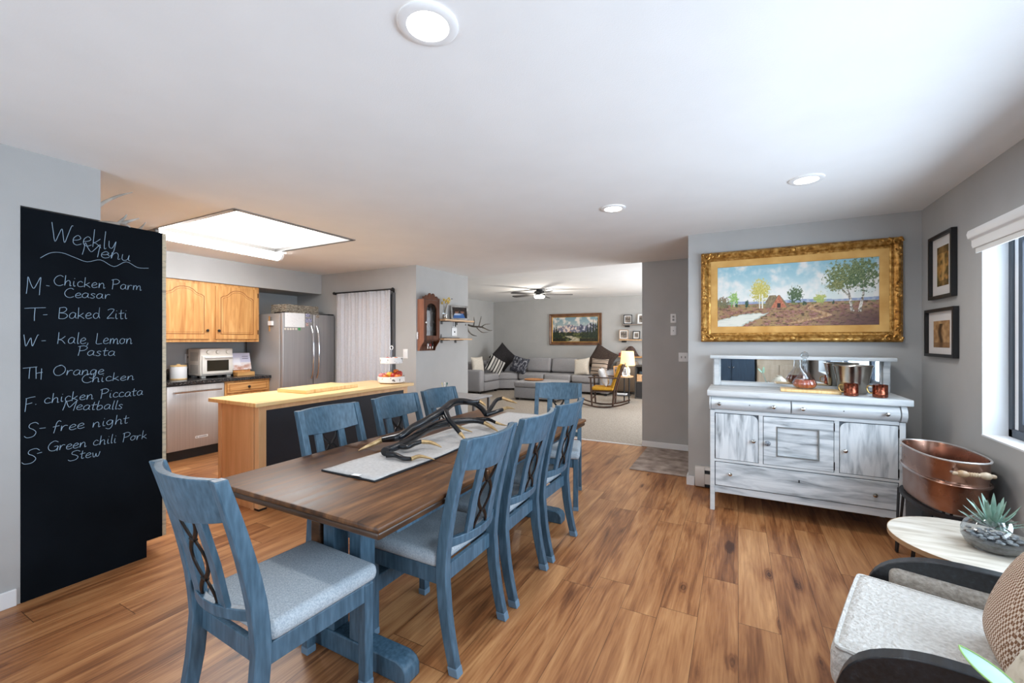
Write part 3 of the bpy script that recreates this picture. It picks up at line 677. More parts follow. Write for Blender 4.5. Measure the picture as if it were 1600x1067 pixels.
# ------------------------------------------------------------------ dining chairs (local +y is the way the sitter faces)
def back_y(z):
    P = [(0,-.292),(.12,-.262),(.25,-.236),(.42,-.222),(.55,-.232),(.70,-.262),(.85,-.302),(1.0,-.348)]
    for (a, ya), (b_, yb) in zip(P, P[1:]):
        if z <= b_: 
            q = (z-a)/(b_-a); return ya+(yb-ya)*q
    return P[-1][1]
def bow(x): return -.050*(1-(x/.195)**2)
def make_chair(label):
    r = thing('dining_chair', label, 'chair', (0,0,0), 0, 'blue dining chairs')
    MB().rbox(-.222, .222, -.205, .245, .425, .495, .030, 4).build('seat', SEATFAB, r)
    a = MB(); a.box(-.19, .19, .195, .217, .355, .424).box(-.19, .19, -.222, -.200, .355, .424).box(-.206, -.186, -.20, .195, .355, .424).box(.186, .206, -.20, .195, .355, .424)
    a.box(-.208,.208,-.19,.222,.424,.428)
    a.build('seat_frame', BLUE, r, smooth=False, bevel=.003)
    for s in (-1, 1):
        x0, x1 = sorted((s*.210, s*.168))
        MB().box(x0, x1, .182, .224, .03, .424).build('front_leg', BLUE, r, smooth=False, bevel=.004)
        MB().box(x0-.0015, x1+.0015, .1805, .2255, 0, .031).build('leg_cap', BLUECAP, r, smooth=False, bevel=.003)
        zs = [.035,.08,.14,.2,.27,.34,.42,.5,.58,.66,.74,.82,.90,.96,1.0]
        x0, x1 = sorted((s*.223, s*.186))
        wd = lambda z: .030 if .3 < z < .6 else (.030-.008*(z-.6)/.4 if z >= .6 else .030-.006*(.3-z)/.3)
        MB().strip([(back_y(z)-wd(z), z) for z in zs], [(back_y(z)+wd(z)*.8, z) for z in zs], x0, x1, 'x').build('back_post', BLUE, r, bevel=.004, ang=25)
        MB().strip([(back_y(z)-.026, z) for z in (0,.036)], [(back_y(z)+.022, z) for z in (0,.036)], x0-.0015, x1+.0015, 'x').build('leg_cap', BLUECAP, r, smooth=False, bevel=.003)
    def rail(name, z0, z1, th, arch=0):
        m = MB(); rings = []
        for i in range(17):
            x = -.187+.374*i/16; zb = z0-arch*(1-(x/.2)**2)*-1
            zb = z0+arch*abs(math.cos(PI*x/.4))*-1
            rings.append([Vector((x, back_y(zb)+bow(x)-th/2, zb)), Vector((x, back_y(zb)+bow(x)+th/2, zb)), Vector((x, back_y(z1)+bow(x)+th/2, z1)), Vector((x, back_y(z1)+bow(x)-th/2, z1))])
        m.loft(rings); return m.build(name, BLUE, r, bevel=.003, ang=30)
    rail('top_rail', .862, 1.0, .026, .022)
    rail('lower_rail', .515, .555, .026)
    for s in (-1, 1):
        m = MB(); zs = [.552+.30*i/8 for i in range(9)]; xc = s*.082
        m.strip([(back_y(z)+bow(xc)-.009, z) for z in zs], [(back_y(z)+bow(xc)+.009, z) for z in zs], xc-.024, xc+.024, 'x')
        m.build('slat', BLUE, r, bevel=.002)
    m = MB()
    for s in (-1, 1):
        for ph in (0, 1):
            pts = []
            for i in range(33):
                q = i/32; z = .556+.285*q; x = s*.05*abs(math.cos(2*PI*q*.75+ (0 if ph else 0)))*(1 if ph else .25)
                x = s*(.007+.043*abs(math.cos(2*PI*q)))
                pts.append((x, back_y(z)+bow(0)+.002, z))
            if ph == 0: m.tube(pts, .0045, 6, squash=2.2)
    for z in (.627, .770): m.tube([(-.016, back_y(z)+bow(0)+.002, z), (.016, back_y(z)+bow(0)+.002, z)], .007, 8)
    m.build('back_scroll', IRON, r)
    return r
C0 = make_chair('blue dining chair at the near end of the table, its back towards the chalkboard')
C0.location = (-1.540, 1.055, 0); C0.rotation_euler = (0, 0, math.radians(-2.5))
for x, y, deg, lab in (
    (-1.345, 1.675, 90, 'blue dining chair closest to the camera on the open floor side of the table'),
    (-1.345, 2.195, 91, 'blue dining chair between the two others on the open floor side of the table'),
    (-1.345, 2.72, 89, 'blue dining chair farthest back on the open floor side, nearest the carpet'),
    (-1.905, 1.80, -90, 'blue dining chair on the kitchen side of the table, nearest the island end panel'),
    (-1.905, 2.38, -91, 'blue dining chair in the middle of the row on the kitchen side of the table'),
    (-1.905, 2.91, -89, 'blue dining chair on the kitchen side, in front of the grey partition wall'),
    (-1.43, 3.50, 180+17, 'blue dining chair alone at the far end of the table, facing the camera')):
    copy_thing(C0, (x, y, 0), math.radians(deg), lab)

# ------------------------------------------------------------------ runner and antlers on the table
def runner():
    m = MB(); n, k = 40, 10; g = []
    for j in range(n+1):
        row = []
        for i in range(k+1):
            u, v = i/k, j/n
            x = -1.835+.355*u+.012*math.sin(v*9); y = 1.43+1.93*v+.02*(1-u)*0
            z = TZ+.004+.0035*(1+nz(u*1.5, v*6, 2.2, 71))
            if v < .03 and .55 < u < .8: z += .006
            row.append(m.bm.verts.new((x, y, z)))
        g.append(row)
    for j in range(n):
        for i in range(k): m.bm.faces.new((g[j][i], g[j][i+1], g[j+1][i+1], g[j+1][i]))
    r = thing('table_runner', 'off-white linen runner lying along the middle of the dining table', 'table runner')
    o = m.build('runner_cloth', LINEN, r, ang=80)
    sd = o.modifiers.new('thick', 'SOLIDIFY'); sd.thickness = .003; sd.offset = 1
    e = MB(); pts = [(-1.838,1.427),(-1.477,1.427),(-1.477,3.362),(-1.838,3.362)]
    path = []
    for a, b_ in zip(pts, pts[1:]+pts[:1]):
        for i in range(24):
            q = i/24; x = a[0]+(b_[0]-a[0])*q; y = a[1]+(b_[1]-a[1])*q; v = (y-1.43)/1.93
            path.append((x+.012*math.sin(v*9), y, TZ+.004))
    e.tube(path, .0042, 6, closed=True); e.build('edge_binding', CHARBLACK, r)
    MB().box(-.022,.022,-.012,.012,0,.0015,TR(-1.60,1.432,TZ+.015)@RZ(.1)).build('care_tag', PAPER, r, smooth=False)
runner()
def unproj(u, v, z):
    a = (u-800)/FPX; s, c_ = math.sin(YAW), math.cos(YAW); dep = (CAM_H-z)*FPX/(v-HORIZON)
    return ((-s+a*c_)*dep, (c_+a*s)*dep, z)
# two shed antlers, black with gilded tips; each branch is (x, y, z, radius) and gets a gold tip part
def branch(root, pts, tip, name='beam', goldlen=None):
    P = smoothpath(pts, 5)
    MBk = MB(); MBk.tube([p[:3] for p in P], [p[3] for p in P], 10)
    MBk.build(name, ANTLER, root, ang=60)
    if tip:
        T = smoothpath([pts[-1]]+tip, 5); m = MB(); m.tube([p[:3] for p in T], [p[3] for p in T], 10); m.build('gold_tip', GOLD, root, ang=60)
def U(u, v, z, r): return (*unproj(u, v, z+.005), r*1.25)
t = thing('antler', 'black antler with gilded tips, arching highest over the middle of the runner', 'antler', group='black antlers on the table')
branch(t, [U(597,687,.800,.013), U(612,685,.815,.017), U(627,681,.833,.018), U(645,668,.865,.019), U(668,656,.895,.020), U(690,643,.925,.022), U(706,630,.955,.022), U(722,627,.955,.020), U(740,630,.935,.017), U(752,638,.90,.015), U(760,648,.86,.016)],
       None)
t2 = [U(597,687,.800,.0128), U(582,694,.788,.010), U(568,700,.777,.006), U(560,704,.771,.002)]
m = MB(); T = smoothpath(t2, 5); m.tube([p[:3] for p in T], [p[3] for p in T], 10); m.build('gold_tip', GOLD, t, ang=60)
branch(t, [U(627,681,.833,.012), U(627,688,.80,.009), U(626,694,.776,.009)], None, 'tine')
branch(t, [U(696,643,.925,.016), U(702,656,.885,.014), U(712,668,.845,.012), U(719,677,.815,.011)], [U(724,683,.795,.008), U(728,688,.779,.002)], 'tine')
branch(t, [U(722,627,.955,.014), U(735,628,.955,.011), U(750,627,.955,.010)], [U(756,631,.945,.008), U(759,634,.935,.002)], 'tine')
branch(t, [U(760,648,.86,.014), U(768,636,.90,.013), U(776,625,.935,.012), U(786,622,.95,.011)], [U(797,626,.945,.009), U(808,630,.935,.002)], 'tine')
branch(t, [U(760,648,.86,.014), U(773,644,.875,.012), U(785,640,.885,.011)], [U(793,637,.89,.009), U(804,639,.885,.002)], 'tine')
t = thing('antler', 'black antler with gilded tips lying lower on the runner, its burr end nearest the camera', 'antler', group='black antlers on the table')
branch(t, [U(602,706,.792,.021), U(606,703,.795,.017), U(622,697,.80,.017), U(645,685,.81,.019), U(668,670,.825,.022), U(692,662,.832,.021), U(718,658,.83,.018), U(744,657,.82,.016), U(758,661,.805,.013)],
       [U(768,667,.795,.010), U(778,674,.775,.003)])
branch(t, [U(622,697,.80,.013), U(636,698,.80,.012), U(648,693,.808,.011), U(658,690,.812,.010)], [U(672,691,.808,.009), U(683,695,.795,.006), U(690,699,.782,.002)], 'tine')
branch(t, [U(604,710,.788,.014), U(618,711,.786,.011), U(630,716,.780,.010), U(642,717,.778,.009)], [U(655,713,.783,.008), U(668,715,.778,.005), U(679,718,.770,.002)], 'tine')
branch(t, [U(692,662,.832,.012), U(703,664,.815,.010)], [U(714,666,.805,.009), U(727,671,.788,.006), U(738,675,.773,.002)], 'tine')
branch(t, [U(744,655,.825,.012), U(762,655,.825,.010), U(774,660,.81,.009)], [U(783,663,.795,.006), U(792,665,.78,.002)], 'tine')
# two pale antlers on top of the chalkboard cabinet
BONE = noisy('pale_bone_antler', [(150,146,140),(206,202,194)], 14, rough=.6, bump=.2)
t = thing('antler', 'pale bone antler lying on top of the chalkboard cabinet', 'antler')
def Bn(pts, n='beam'):
    T = smoothpath(pts, 4); MB().tube([p[:3] for p in T], [p[3] for p in T], 8).build(n, BONE, t, ang=60)
Bn([(-3.56,1.125,2.150,.014),(-3.52,1.17,2.153,.013),(-3.47,1.215,2.152,.013),(-3.44,1.24,2.170,.010),(-3.42,1.29,2.20,.003)])
Bn([(-3.48,1.205,2.155,.010),(-3.45,1.225,2.19,.007),(-3.44,1.235,2.215,.002)], 'tine')
Bn([(-3.47,1.215,2.152,.009),(-3.42,1.225,2.14,.008),(-3.385,1.232,2.125,.002)], 'tine')
Bn([(-3.62,1.10,2.16,.012),(-3.56,1.14,2.26,.011),(-3.50,1.20,2.325,.008),(-3.44,1.265,2.365,.002)], 'tine')
Bn([(-3.56,1.33,2.142,.010),(-3.53,1.345,2.17,.007),(-3.51,1.36,2.205,.002)], 'tine')
Bn([(-3.56,1.125,2.150,.010),(-3.62,1.22,2.146,.010),(-3.56,1.33,2.142,.010)])
# ------------------------------------------------------------------ tall cabinet with chalkboard side
CX, CY0, CY1, CZ = -3.40, .772, 1.405, 2.128
t = thing('pantry_cabinet', 'tall pantry cabinet whose black side is a chalkboard with a weekly menu', 'cabinet', (0,0,0))
MB().prism([(CY0,.0),(CY1-.085,.0),(CY1-.085,.105),(CY1,.105),(CY1,CZ),(CY0,CZ)], CX-.012, CX+.004, 'x').build('chalkboard_panel', CHALKB, t, smooth=False)
MB().prism([(CY0,.0),(CY1-.085,.0),(CY1-.085,.105),(CY1-.002,.105),(CY1-.002,CZ-.004),(CY0,CZ-.004)], CX-.75, CX-.0125, 'x').build('carcass', OAK, t, smooth=False)
MB().box(CX-.75, CX+.002, CY1, CY1+.022, .105, CZ).build('face_frame', noisy('worn_frame_edge', [(150,140,122),(206,190,160),(176,164,146)], 6, (2,2,6), .6), t, smooth=False)
MB().box(CX-.70, CX-.05, CY1+.0225, CY1+.040, .14, CZ-.06).build('door', OAK, t, smooth=False, bevel=.004)
# handwriting: a small single-stroke alphabet, x 0..w, y 0..1 (cap height)
G = {
'W': (1.0, [[(0,1.02),(.12,.5),(.25,.02),(.40,.45),(.52,.75),(.62,.35),(.72,.03),(.85,.5),(.98,.98),(1.06,1.0)]]),
'M': (.9, [[(.02,0),(.06,.5),(.08,.98),(.25,.6),(.45,.32),(.65,.62),(.86,1.0),(.84,.5),(.82,-.05)]]),
'T': (.85, [[(-.1,.92),(.4,.96),(.95,1.0)],[(.42,.95),(.42,.45),(.44,0)]]),
'K': (.7, [[(.05,1),(.07,.5),(.06,0)],[(.55,.66),(.30,.42),(.10,.36),(.34,.30),(.60,.0)]]),
'B': (.7, [[(.1,.98),(.08,.5),(.08,.02)],[(.1,.96),(.45,1.0),(.58,.82),(.40,.58),(.1,.52),(.5,.46),(.66,.24),(.45,.02),(.08,.02)]]),
'C': (.7, [[(.66,.88),(.45,1.0),(.18,.82),(.05,.45),(.18,.1),(.45,-.02),(.72,.12)]]),
'P': (.65, [[(.08,1),(.1,.5),(.08,-.05)],[(-.05,.92),(.35,1.04),(.62,.84),(.45,.56),(.1,.48)]]),
'O': (.85, [[(.45,1.0),(.15,.85),(.03,.45),(.2,.05),(.5,.0),(.78,.3),(.78,.72),(.55,.98),(.40,1.02),(.30,.96)]]),
'S': (.75, [[(.78,.86),(.55,1.0),(.22,.90),(.20,.66),(.50,.50),(.70,.28),(.55,.02),(.15,-.04),(-.04,.1)]]),
'F': (.7, [[(.06,.98),(.06,.5),(.04,-.05)],[(.0,.95),(.35,1.02),(.72,1.06)],[(.06,.52),(.35,.56),(.52,.6)]]),
'H': (.75, [[(.06,1),(.08,.5),(.1,0)],[(.62,.85),(.60,.4),(.58,-.1)],[(.08,.45),(.35,.5),(.72,.52)]]),
'G': (.8, [[(.72,.86),(.45,1.0),(.16,.8),(.05,.42),(.22,.06),(.55,.0),(.74,.22),(.76,.44),(.48,.42)],[(.76,.44),(.74,-.05)]]),
'L': (.5, [[(.05,.98),(.05,.5),(.06,.02),(.5,.04)]]),
'a': (.56, [[(.46,.46),(.26,.54),(.06,.36),(.06,.10),(.22,0),(.40,.14),(.48,.48),(.46,.12),(.58,.02)]]),
'b': (.52, [[(.06,1.0),(.05,.5),(.07,.05),(.26,0),(.46,.2),(.38,.46),(.2,.48),(.07,.32)]]),
'c': (.46, [[(.42,.44),(.24,.54),(.06,.34),(.10,.06),(.30,0),(.50,.08)]]),
'd': (.56, [[(.46,.42),(.22,.50),(.05,.26),(.18,0),(.40,.10),(.48,.5),(.50,1.02),(.48,.3),(.56,.02)]]),
'e': (.48, [[(.06,.24),(.28,.28),(.44,.40),(.28,.54),(.08,.36),(.08,.10),(.26,0),(.50,.10)]]),
'f': (.42, [[(.46,.92),(.32,1.02),(.20,.8),(.18,.4),(.14,-.15)],[(.02,.46),(.40,.54)]]),
'g': (.54, [[(.44,.48),(.22,.54),(.05,.32),(.16,.06),(.38,.16),(.46,.5),(.46,-.1),(.30,-.38),(.04,-.28)]]),
'h': (.54, [[(.06,1.0),(.06,.5),(.06,0),(.12,.34),(.30,.52),(.42,.38),(.44,.0),(.54,.04)]]),
'i': (.26, [[(.10,.5),(.09,.2),(.14,.0),(.24,.04)],[(.12,.74),(.14,.78)]]),
'k': (.52, [[(.06,1.0),(.06,.5),(.06,0)],[(.42,.5),(.20,.30),(.08,.24),(.26,.20),(.50,.0)]]),
'l': (.22, [[(.10,1.0),(.09,.4),(.12,.0),(.22,.04)]]),
'm': (.80, [[(.06,.5),(.06,0),(.10,.32),(.24,.5),(.34,.36),(.34,.02),(.40,.34),(.56,.5),(.66,.34),(.68,.0),(.80,.06)]]),
'n': (.54, [[(.06,.5),(.06,0),(.12,.34),(.30,.52),(.42,.36),(.44,.0),(.56,.06)]]),
'o': (.50, [[(.26,.52),(.08,.40),(.05,.14),(.22,0),(.42,.14),(.42,.40),(.26,.52),(.40,.46),(.52,.46)]]),
'r': (.42, [[(.06,.5),(.07,0),(.12,.32),(.26,.5),(.42,.46)]]),
's': (.42, [[(.38,.46),(.22,.54),(.08,.42),(.24,.28),(.36,.14),(.22,0),(.02,.06)]]),
't': (.40, [[(.18,.86),(.16,.4),(.20,.02),(.36,.06)],[(.0,.52),(.42,.58)]]),
'u': (.54, [[(.06,.5),(.06,.12),(.20,0),(.38,.14),(.44,.5),(.44,.1),(.56,.02)]]),
'w': (.66, [[(.04,.5),(.12,.04),(.26,.02),(.32,.38),(.38,.04),(.54,.06),(.62,.52)]]),
'y': (.52, [[(.06,.5),(.10,.16),(.28,.12),(.44,.5)],[(.46,.52),(.38,-.05),(.20,-.38),(.02,-.26)]]),
'z': (.50, [[(.04,.48),(.28,.52),(.46,.48),(.24,.22),(.04,.0),(.26,.04),(.52,.02)]]),
'Z': (.60, [[(.06,.80),(.30,.92),(.56,.84),(.30,.40),(.04,.02),(.30,.06),(.60,.04)]]),
'-': (.42, [[(.0,.40),(.40,.42)]]), ',': (.18, [[(.10,.06),(.10,-.06),(.02,-.2)]]), '.': (.16, [[(.06,.40),(.12,.40)]]), ' ': (.42, []),
}
def onboard(u, v):
    a = (u-800)/FPX; s, c_ = math.sin(YAW), math.cos(YAW); dx, dy = -s+a*c_, c_+a*s; dep = (CX+.004)/dx
    return (dy*dep, CAM_H+(HORIZON-v)*dep/FPX, dep)
chalk = None
def stroke(pts, r=.0013):
    P = smoothpath([tuple(p) for p in pts], 4)
    chalk.tube([(CX+.0045, y, z) for y, z in P], r, 5)
def write(txt, u0, v0, u1, v1, cap):
    global chalk
    chalk = MB()
    y0, z0, d0 = onboard(u0, v0); y1, z1, d1 = onboard(u1, v1)
    tot = sum(G[ch][0]+.06 for ch in txt)-.06
    ch_h = cap*(d0+d1)/2/FPX; L = math.hypot(y1-y0, z1-z0); sx = L/tot; ang = math.atan2(z1-z0, y1-y0)
    x = 0
    for ch in txt:
        wd, strokes = G[ch]
        jx, jy = random.uniform(-.02,.02), random.uniform(-.03,.03)
        for st in strokes:
            pts = []
            for px, py in st:
                lx = (x+px+jx+.10*py)*sx; ly = (py+jy)*ch_h
                pts.append((y0+lx*math.cos(ang)-ly*math.sin(ang), z0+lx*math.sin(ang)+ly*math.cos(ang)))
            stroke(pts)
        x += wd+.06
    chalk.build('menu_writing', CHALK, t, ang=60)
for a in (('Weekly',78,376,182,391,28),('Menu',128,398,203,408,19),
          ('M',40,458,63,459,27),('-',70,452,75,453,16),('Chicken Parm',83,445,221,454,15),('Ceasar',99,464,171,467,14),
          ('T',39,501,66,501,21),('-',67,500,74,500,20),('Baked Ziti',90,498,199,498,17),
          ('W',35,541,57,541,18),('-',64,541,71,541,20),('Kale, Lemon',89,537,206,537,17),('Pasta',120,555,179,556,14),
          ('T',36,592,54,591,18),('H',55,592,67,591,18),('Orange',82,586,162,585,15),('Chicken',126,598,209,593,13),
          ('F.',38,642,57,640,20),('chicken Piccata',68,630,223,617,14),('Meatballs',97,641,191,639,14),
          ('S',38,684,56,682,22),('-',60,676,70,675,16),('free night',81,675,200,661,15),
          ('S',35,724,56,722,22),('-',58,716,66,714,18),('Green chili Pork',73,706,229,685,14),('Stew',107,720,156,712,14)):
    write(*a)
chalk = MB()
stroke([onboard(u, v)[:2] for u, v in ((63,403),(79,395),(97,395),(116,402),(136,409),(157,406),(178,416.5),(197,409),(215,418),(232,419))])
chalk.build('wavy_underline', CHALK, t, ang=60)
# ------------------------------------------------------------------ kitchen
def ray(u):
    a = (u-800)/FPX; s, c_ = math.sin(YAW), math.cos(YAW); return (-s+a*c_, c_+a*s)
def YonX(u, X): dx, dy = ray(u); return dy*X/dx
def XonY(u, Y): dx, dy = ray(u); return dx*Y/dy
def ZonX(u, v, X): dx, dy = ray(u); return CAM_H+(HORIZON-v)*(X/dx)/FPX
def ZonY(u, v, Y): dx, dy = ray(u); return CAM_H+(HORIZON-v)*(Y/dy)/FPX

def cathedral(y0, y1, z0, z1, n=None):
    w_, h_ = y1-y0, z1-z0
    P = [(0,0),(1,0),(1,.80),(.93,.835),(.86,.845),(.79,.875),(.72,.93),(.62,.965),(.5,.975),(.38,.965),(.28,.93),(.21,.875),(.14,.845),(.07,.835),(0,.80)]
    return [(y0+p*w_, z0+q*h_) for p, q in P]
def knob_b(par, x, y, z, m, r=.016):
    mx = TR(x, y, z)@RY(PI/2)
    MB().lathe([(.006,0),(.006,.012),(r,.016),(r*1.05,.024),(r*.7,.031),(.001,.033)], n=16, mx=mx).build('knob', m, par)
# upper cabinets
UX = -5.83
t = thing('upper_cabinet', 'honey oak wall cabinet with two arched doors and black knobs', 'cabinet', (0,0,0))
uy1 = YonX(404.6, UX)
MB().box(-6.395, UX-.02, 1.62, uy1-.002, 1.395, 2.133).build('carcass', OAK, t, smooth=False)
MB().box(UX-.02, UX, 1.62, uy1, 1.39, 2.134).build('face_frame', OAK, t, smooth=False, bevel=.002)
d2 = (YonX(336, UX), uy1-.03); d1 = (YonX(325.8, UX)-.545, YonX(325.8, UX)); d0 = (d1[0]-.62, d1[0]-.075)
for k, (y0, y1) in enumerate((d0, d1, d2)):
    d = MB(); d.box(UX+.001, UX+.020, y0, y1, 1.425, 2.10); d = d.build('door', OAK, t, smooth=False, bevel=.003)
    o_ = cathedral(y0+.055, y1-.055, 1.485, 2.075); MB().prism(o_, UX+.0185, UX+.0208, 'x').build('panel_groove', OAKD, d, smooth=False)
    o_ = cathedral(y0+.064, y1-.064, 1.494, 2.066); MB().prism(o_, UX+.0185, UX+.0235, 'x').build('raised_panel', OAK, d, smooth=False, bevel=.003)
    o_ = cathedral(y0+.080, y1-.080, 1.510, 2.048); MB().prism(o_, UX+.0232, UX+.0238, 'x').build('panel_groove', OAKD, d, smooth=False)
    o_ = cathedral(y0+.084, y1-.084, 1.514, 2.043); MB().prism(o_, UX+.0232, UX+.0250, 'x').build('raised_panel', OAK, d, smooth=False)
    knob_b(d, UX+.020, (y1-.028) if k < 2 else (y0+.028), 1.532, BLACK)
    hy_ = y0 if k < 2 else y1
    for z in (1.49, 1.99): MB().box(UX+.006, UX+.018, min(hy_, hy_+(.012 if k == 2 else -.012)), max(hy_, hy_+(.012 if k == 2 else -.012)), z, z+.06).build('hinge', IRON, d, smooth=False)
# base cabinet with dishwasher gap
BX = -5.755
dy0, dy1 = YonX(259, BX), YonX(349.5, BX); cy1 = min(YonX(423, BX), 3.625)
t = thing('base_cabinet', 'honey oak base cabinet with one drawer under the black countertop', 'cabinet', (0,0,0))
MB().box(-6.395, BX-.02, dy1+.012, min(cy1, 3.625)-.003, .10, .885).box(-6.395, BX-.12, dy1+.012, min(cy1, 3.62), 0, .10).build('carcass', OAK, t, smooth=False)
MB().box(BX-.02, BX, dy1+.012, cy1, .10, .885).build('face_frame', OAK, t, smooth=False)
d = MB().box(BX+.001, BX+.020, dy1+.035, cy1-.03, .735, .862).build('drawer', OAKH, t, smooth=False, bevel=.003)
MB().box(BX+.019, BX+.0208, dy1+.058, cy1-.053, .756, .841).build('panel_groove', OAKD, d, smooth=False)
MB().box(BX+.019, BX+.024, dy1+.064, cy1-.059, .762, .835).build('raised_panel', OAKH, d, smooth=False, bevel=.003)
knob_b(d, BX+.022, (dy1+cy1)/2, .80, BLACK)
d = MB().box(BX+.001, BX+.020, dy1+.035, cy1-.03, .125, .715).build('door', OAK, t, smooth=False, bevel=.003)
t = thing('end_filler', 'narrow honey oak panel between the chalkboard cabinet and the dishwasher', 'cabinet panel', (0,0,0))
MB().box(-6.395, BX, dy0-.62, dy0-.008, .10, .885).build('panel', OAK, t, smooth=False)
MB().box(-6.395, BX-.12, dy0-.62, dy0-.008, 0, .099).build('toe_kick', BLACK, t, smooth=False)
t = thing('dishwasher', 'stainless steel dishwasher with a bar handle below the countertop', 'dishwasher', (0,0,0))
MB().box(-6.36, BX-.005, dy0, dy1, .105, .88).build('tub', BLACK, t, smooth=False)
MB().rbox(BX-.004, BX+.018, dy0+.002, dy1-.002, .125, .878, .005, 2).build('door', STEEL, t)
hz = .805
MB().cyl((BX+.062, dy0+.055, hz), (BX+.062, dy1-.055, hz), .011).build('handle', CHROME, t)
for y in (dy0+.075, dy1-.075): MB().cyl((BX+.016, y, hz), (BX+.062, y, hz), .009).build('handle_post', CHROME, t)
MB().box(BX-.11, BX-.06, dy0, dy1, 0, .104).build('toe_kick', BLACK, t, smooth=False)
bd = MB().box(BX+.0185, BX+.021, dy0+.29, dy0+.29+.135, .235, .262).build('badge', plain('badge_white', (226,226,228), .4), t, smooth=False)
MB().box(BX+.0205, BX+.0216, dy0+.297, dy0+.313, .239, .258).box(BX+.0205, BX+.0216, dy0+.322, dy0+.415, .243, .254).build('badge_lettering', GREYP, bd, smooth=False)
# countertop
t = thing('countertop', 'black speckled laminate countertop with low backsplash', 'countertop', (0,0,0))
MB().box(-6.395, -5.715, 1.42, YonX(424.5, -5.715), .888, .928).build('top', GRANITE, t, smooth=False, bevel=.006)
MB().box(-6.396, -6.376, 1.42, YonX(424.5, -5.715), .929, 1.045).build('backsplash', GRANITE, t, smooth=False, bevel=.003)
CT = .929
# canister
t = thing('canister', 'white ceramic canister with wooden lid on the black countertop', 'canister', (-6.10, 2.69, CT))
MB().lathe([(.001,.014),(.083,.014),(.086,.02),(.086,.155),(.080,.158),(.001,.158)], n=28).build('body', WHITE, t)
MB().lathe([(.001,0),(.084,0),(.087,.006),(.087,.0138),(.001,.0138)], n=28).build('base', BUTCHER, t)
MB().lathe([(.001,.159),(.084,.159),(.086,.168),(.08,.174),(.02,.176),(.018,.188),(.001,.19)], n=28).build('lid', BUTCHER, t)
# toaster oven
ox = -6.0; oy0, oy1 = YonX(313, ox), YonX(364, ox)
t = thing('toaster_oven', 'cream white toaster oven with three knobs on the countertop', 'toaster oven', (ox, oy0, CT))
W_ = oy1-oy0
MB().rbox(-.30, 0, 0, W_, .025, .375, .015, 3).build('body', ENAMEL, t)
v_ = MB()
for z in [.06+.016*i for i in range(7)]+[.22+.016*i for i in range(7)]: v_.box(-.24, -.05, -.0015, .001, z, z+.006)
v_.build('side_vent', GREYP, t, smooth=False)
dd = MB().rbox(.001, .022, .012, W_-.012, .05, .285, .006, 2).build('door', ENAMEL, t)
MB().box(.0215, .024, .065, W_-.065, .085, .225).build('door_glass', DARKGLASS, dd, smooth=False, bevel=.004)
MB().cyl((.045, .03, .262), (.045, W_-.03, .262), .008).build('handle', WHITE, dd)
for y in (.05, W_-.05): MB().cyl((.02, y, .262), (.045, y, .262), .006).build('handle_post', WHITE, dd)
for y in (.09, W_/2+.005, W_-.07):
    MB().lathe([(.024,0),(.026,.008),(.022,.022),(.001,.024)], n=20, mx=TR(.002, y, .33)@RY(PI/2)).build('knob', ENAMEL, t)
for y in (.02, W_-.07):
    for x in (-.27, -.06): MB().box(x, x+.045, y, y+.05, 0, .026).build('foot', GREYP, t, smooth=False)
# cookbook on a wooden stand
ky = YonX(380, -6.02)
t = thing('cookbook_stand', 'small wooden cookbook stand beside the stainless refrigerator', 'book stand', (-6.02, ky, CT))
MB().box(-.03, .075, -.115, .115, 0, .05).build('ledge', OAKH, t, smooth=False, bevel=.003)
MB().box(-.012, .0, -.115, .115, 0, .285, TR(-.02,0,.02)@RY(math.radians(-14))).build('back_board', OAK, t, smooth=False, bevel=.003)
def cover(u, v):
    c = (206, 204, 222)
    if v < .45: c = mixc((232,226,226), (178,120,96), sstep(.45,.15,v)*(.5+.9*nz(u,v,5,81)))
    if u < .45 and .25 < v < .72: c = mixc(c, (240,240,244), .7)
    if .55 < u < .9 and (.78 < v < .82 or .66 < v < .69 or .55 < v < .57): c = (120,116,140)
    return c
t = thing('cookbook', 'open pale cookbook with a food photograph, propped on the wooden stand', 'book', (-6.02, ky, CT))
MB().box(.004, .018, -.125, .125, .055, .29, TR(-.02,0,.02)@RY(math.radians(-14))).build('pages', PAPER, t, smooth=False)
canvas('cover', .248, .232, 24, 24, cover, t, TR(-.02,0,.02)@RY(math.radians(-14))@TR(.0185, 0, .1725)@RZ(PI/2), attr_mat('cover_print', .6))
# refrigerator
FXR = -5.47; fy0, fy1 = YonX(441, FXR), 4.475; fy0 = max(fy0, 3.63)
fs = YonX(490, FXR); FH = 1.79
t = thing('refrigerator', 'stainless steel french-door refrigerator in the kitchen corner', 'refrigerator', (0,0,0))
FRS = noisy('brushed_fridge_steel', [(160,158,158),(174,172,172)], 2, (30,30,.4), .38, metal=.45)
MB().box(-6.30, FXR-.07, fy0, fy1, .02, FH-.01).build('body', noisy('fridge_side_grey', [(170,169,168),(180,179,178)], 3, rough=.35, metal=.25), t, smooth=False, bevel=.004)
for y0, y1, hyy in ((fy0+.001, fs-.003, fs-.045), (fs+.003, fy1, fs+.045)):
    d = MB().rbox(FXR-.066, FXR, y0, y1, .60, FH, .014, 3).build('door', FRS, t)
    hp = [(FXR+.012+.05*math.sin(PI*min(1, i/12))**.5, hyy+(.0), .86+.76*i/12) for i in range(13)]
    MB().tube(hp, [.014]+[.016]*11+[.014], 10).build('handle', CHROME, d)
MB().rbox(FXR-.066, FXR, fy0+.001, fy1, .06, .592, .014, 3).build('freezer_drawer', FRS, t)
MB().box(FXR-.2, FXR-.01, fy0+.01, fy0+.09, FH, FH+.012).build('hinge_cover', BLACK, t, smooth=False)
MB().box(FXR-.2, FXR-.01, fy1-.11, fy1-.01, FH, FH+.016).build('hinge_cover', BLACK, t, smooth=False)
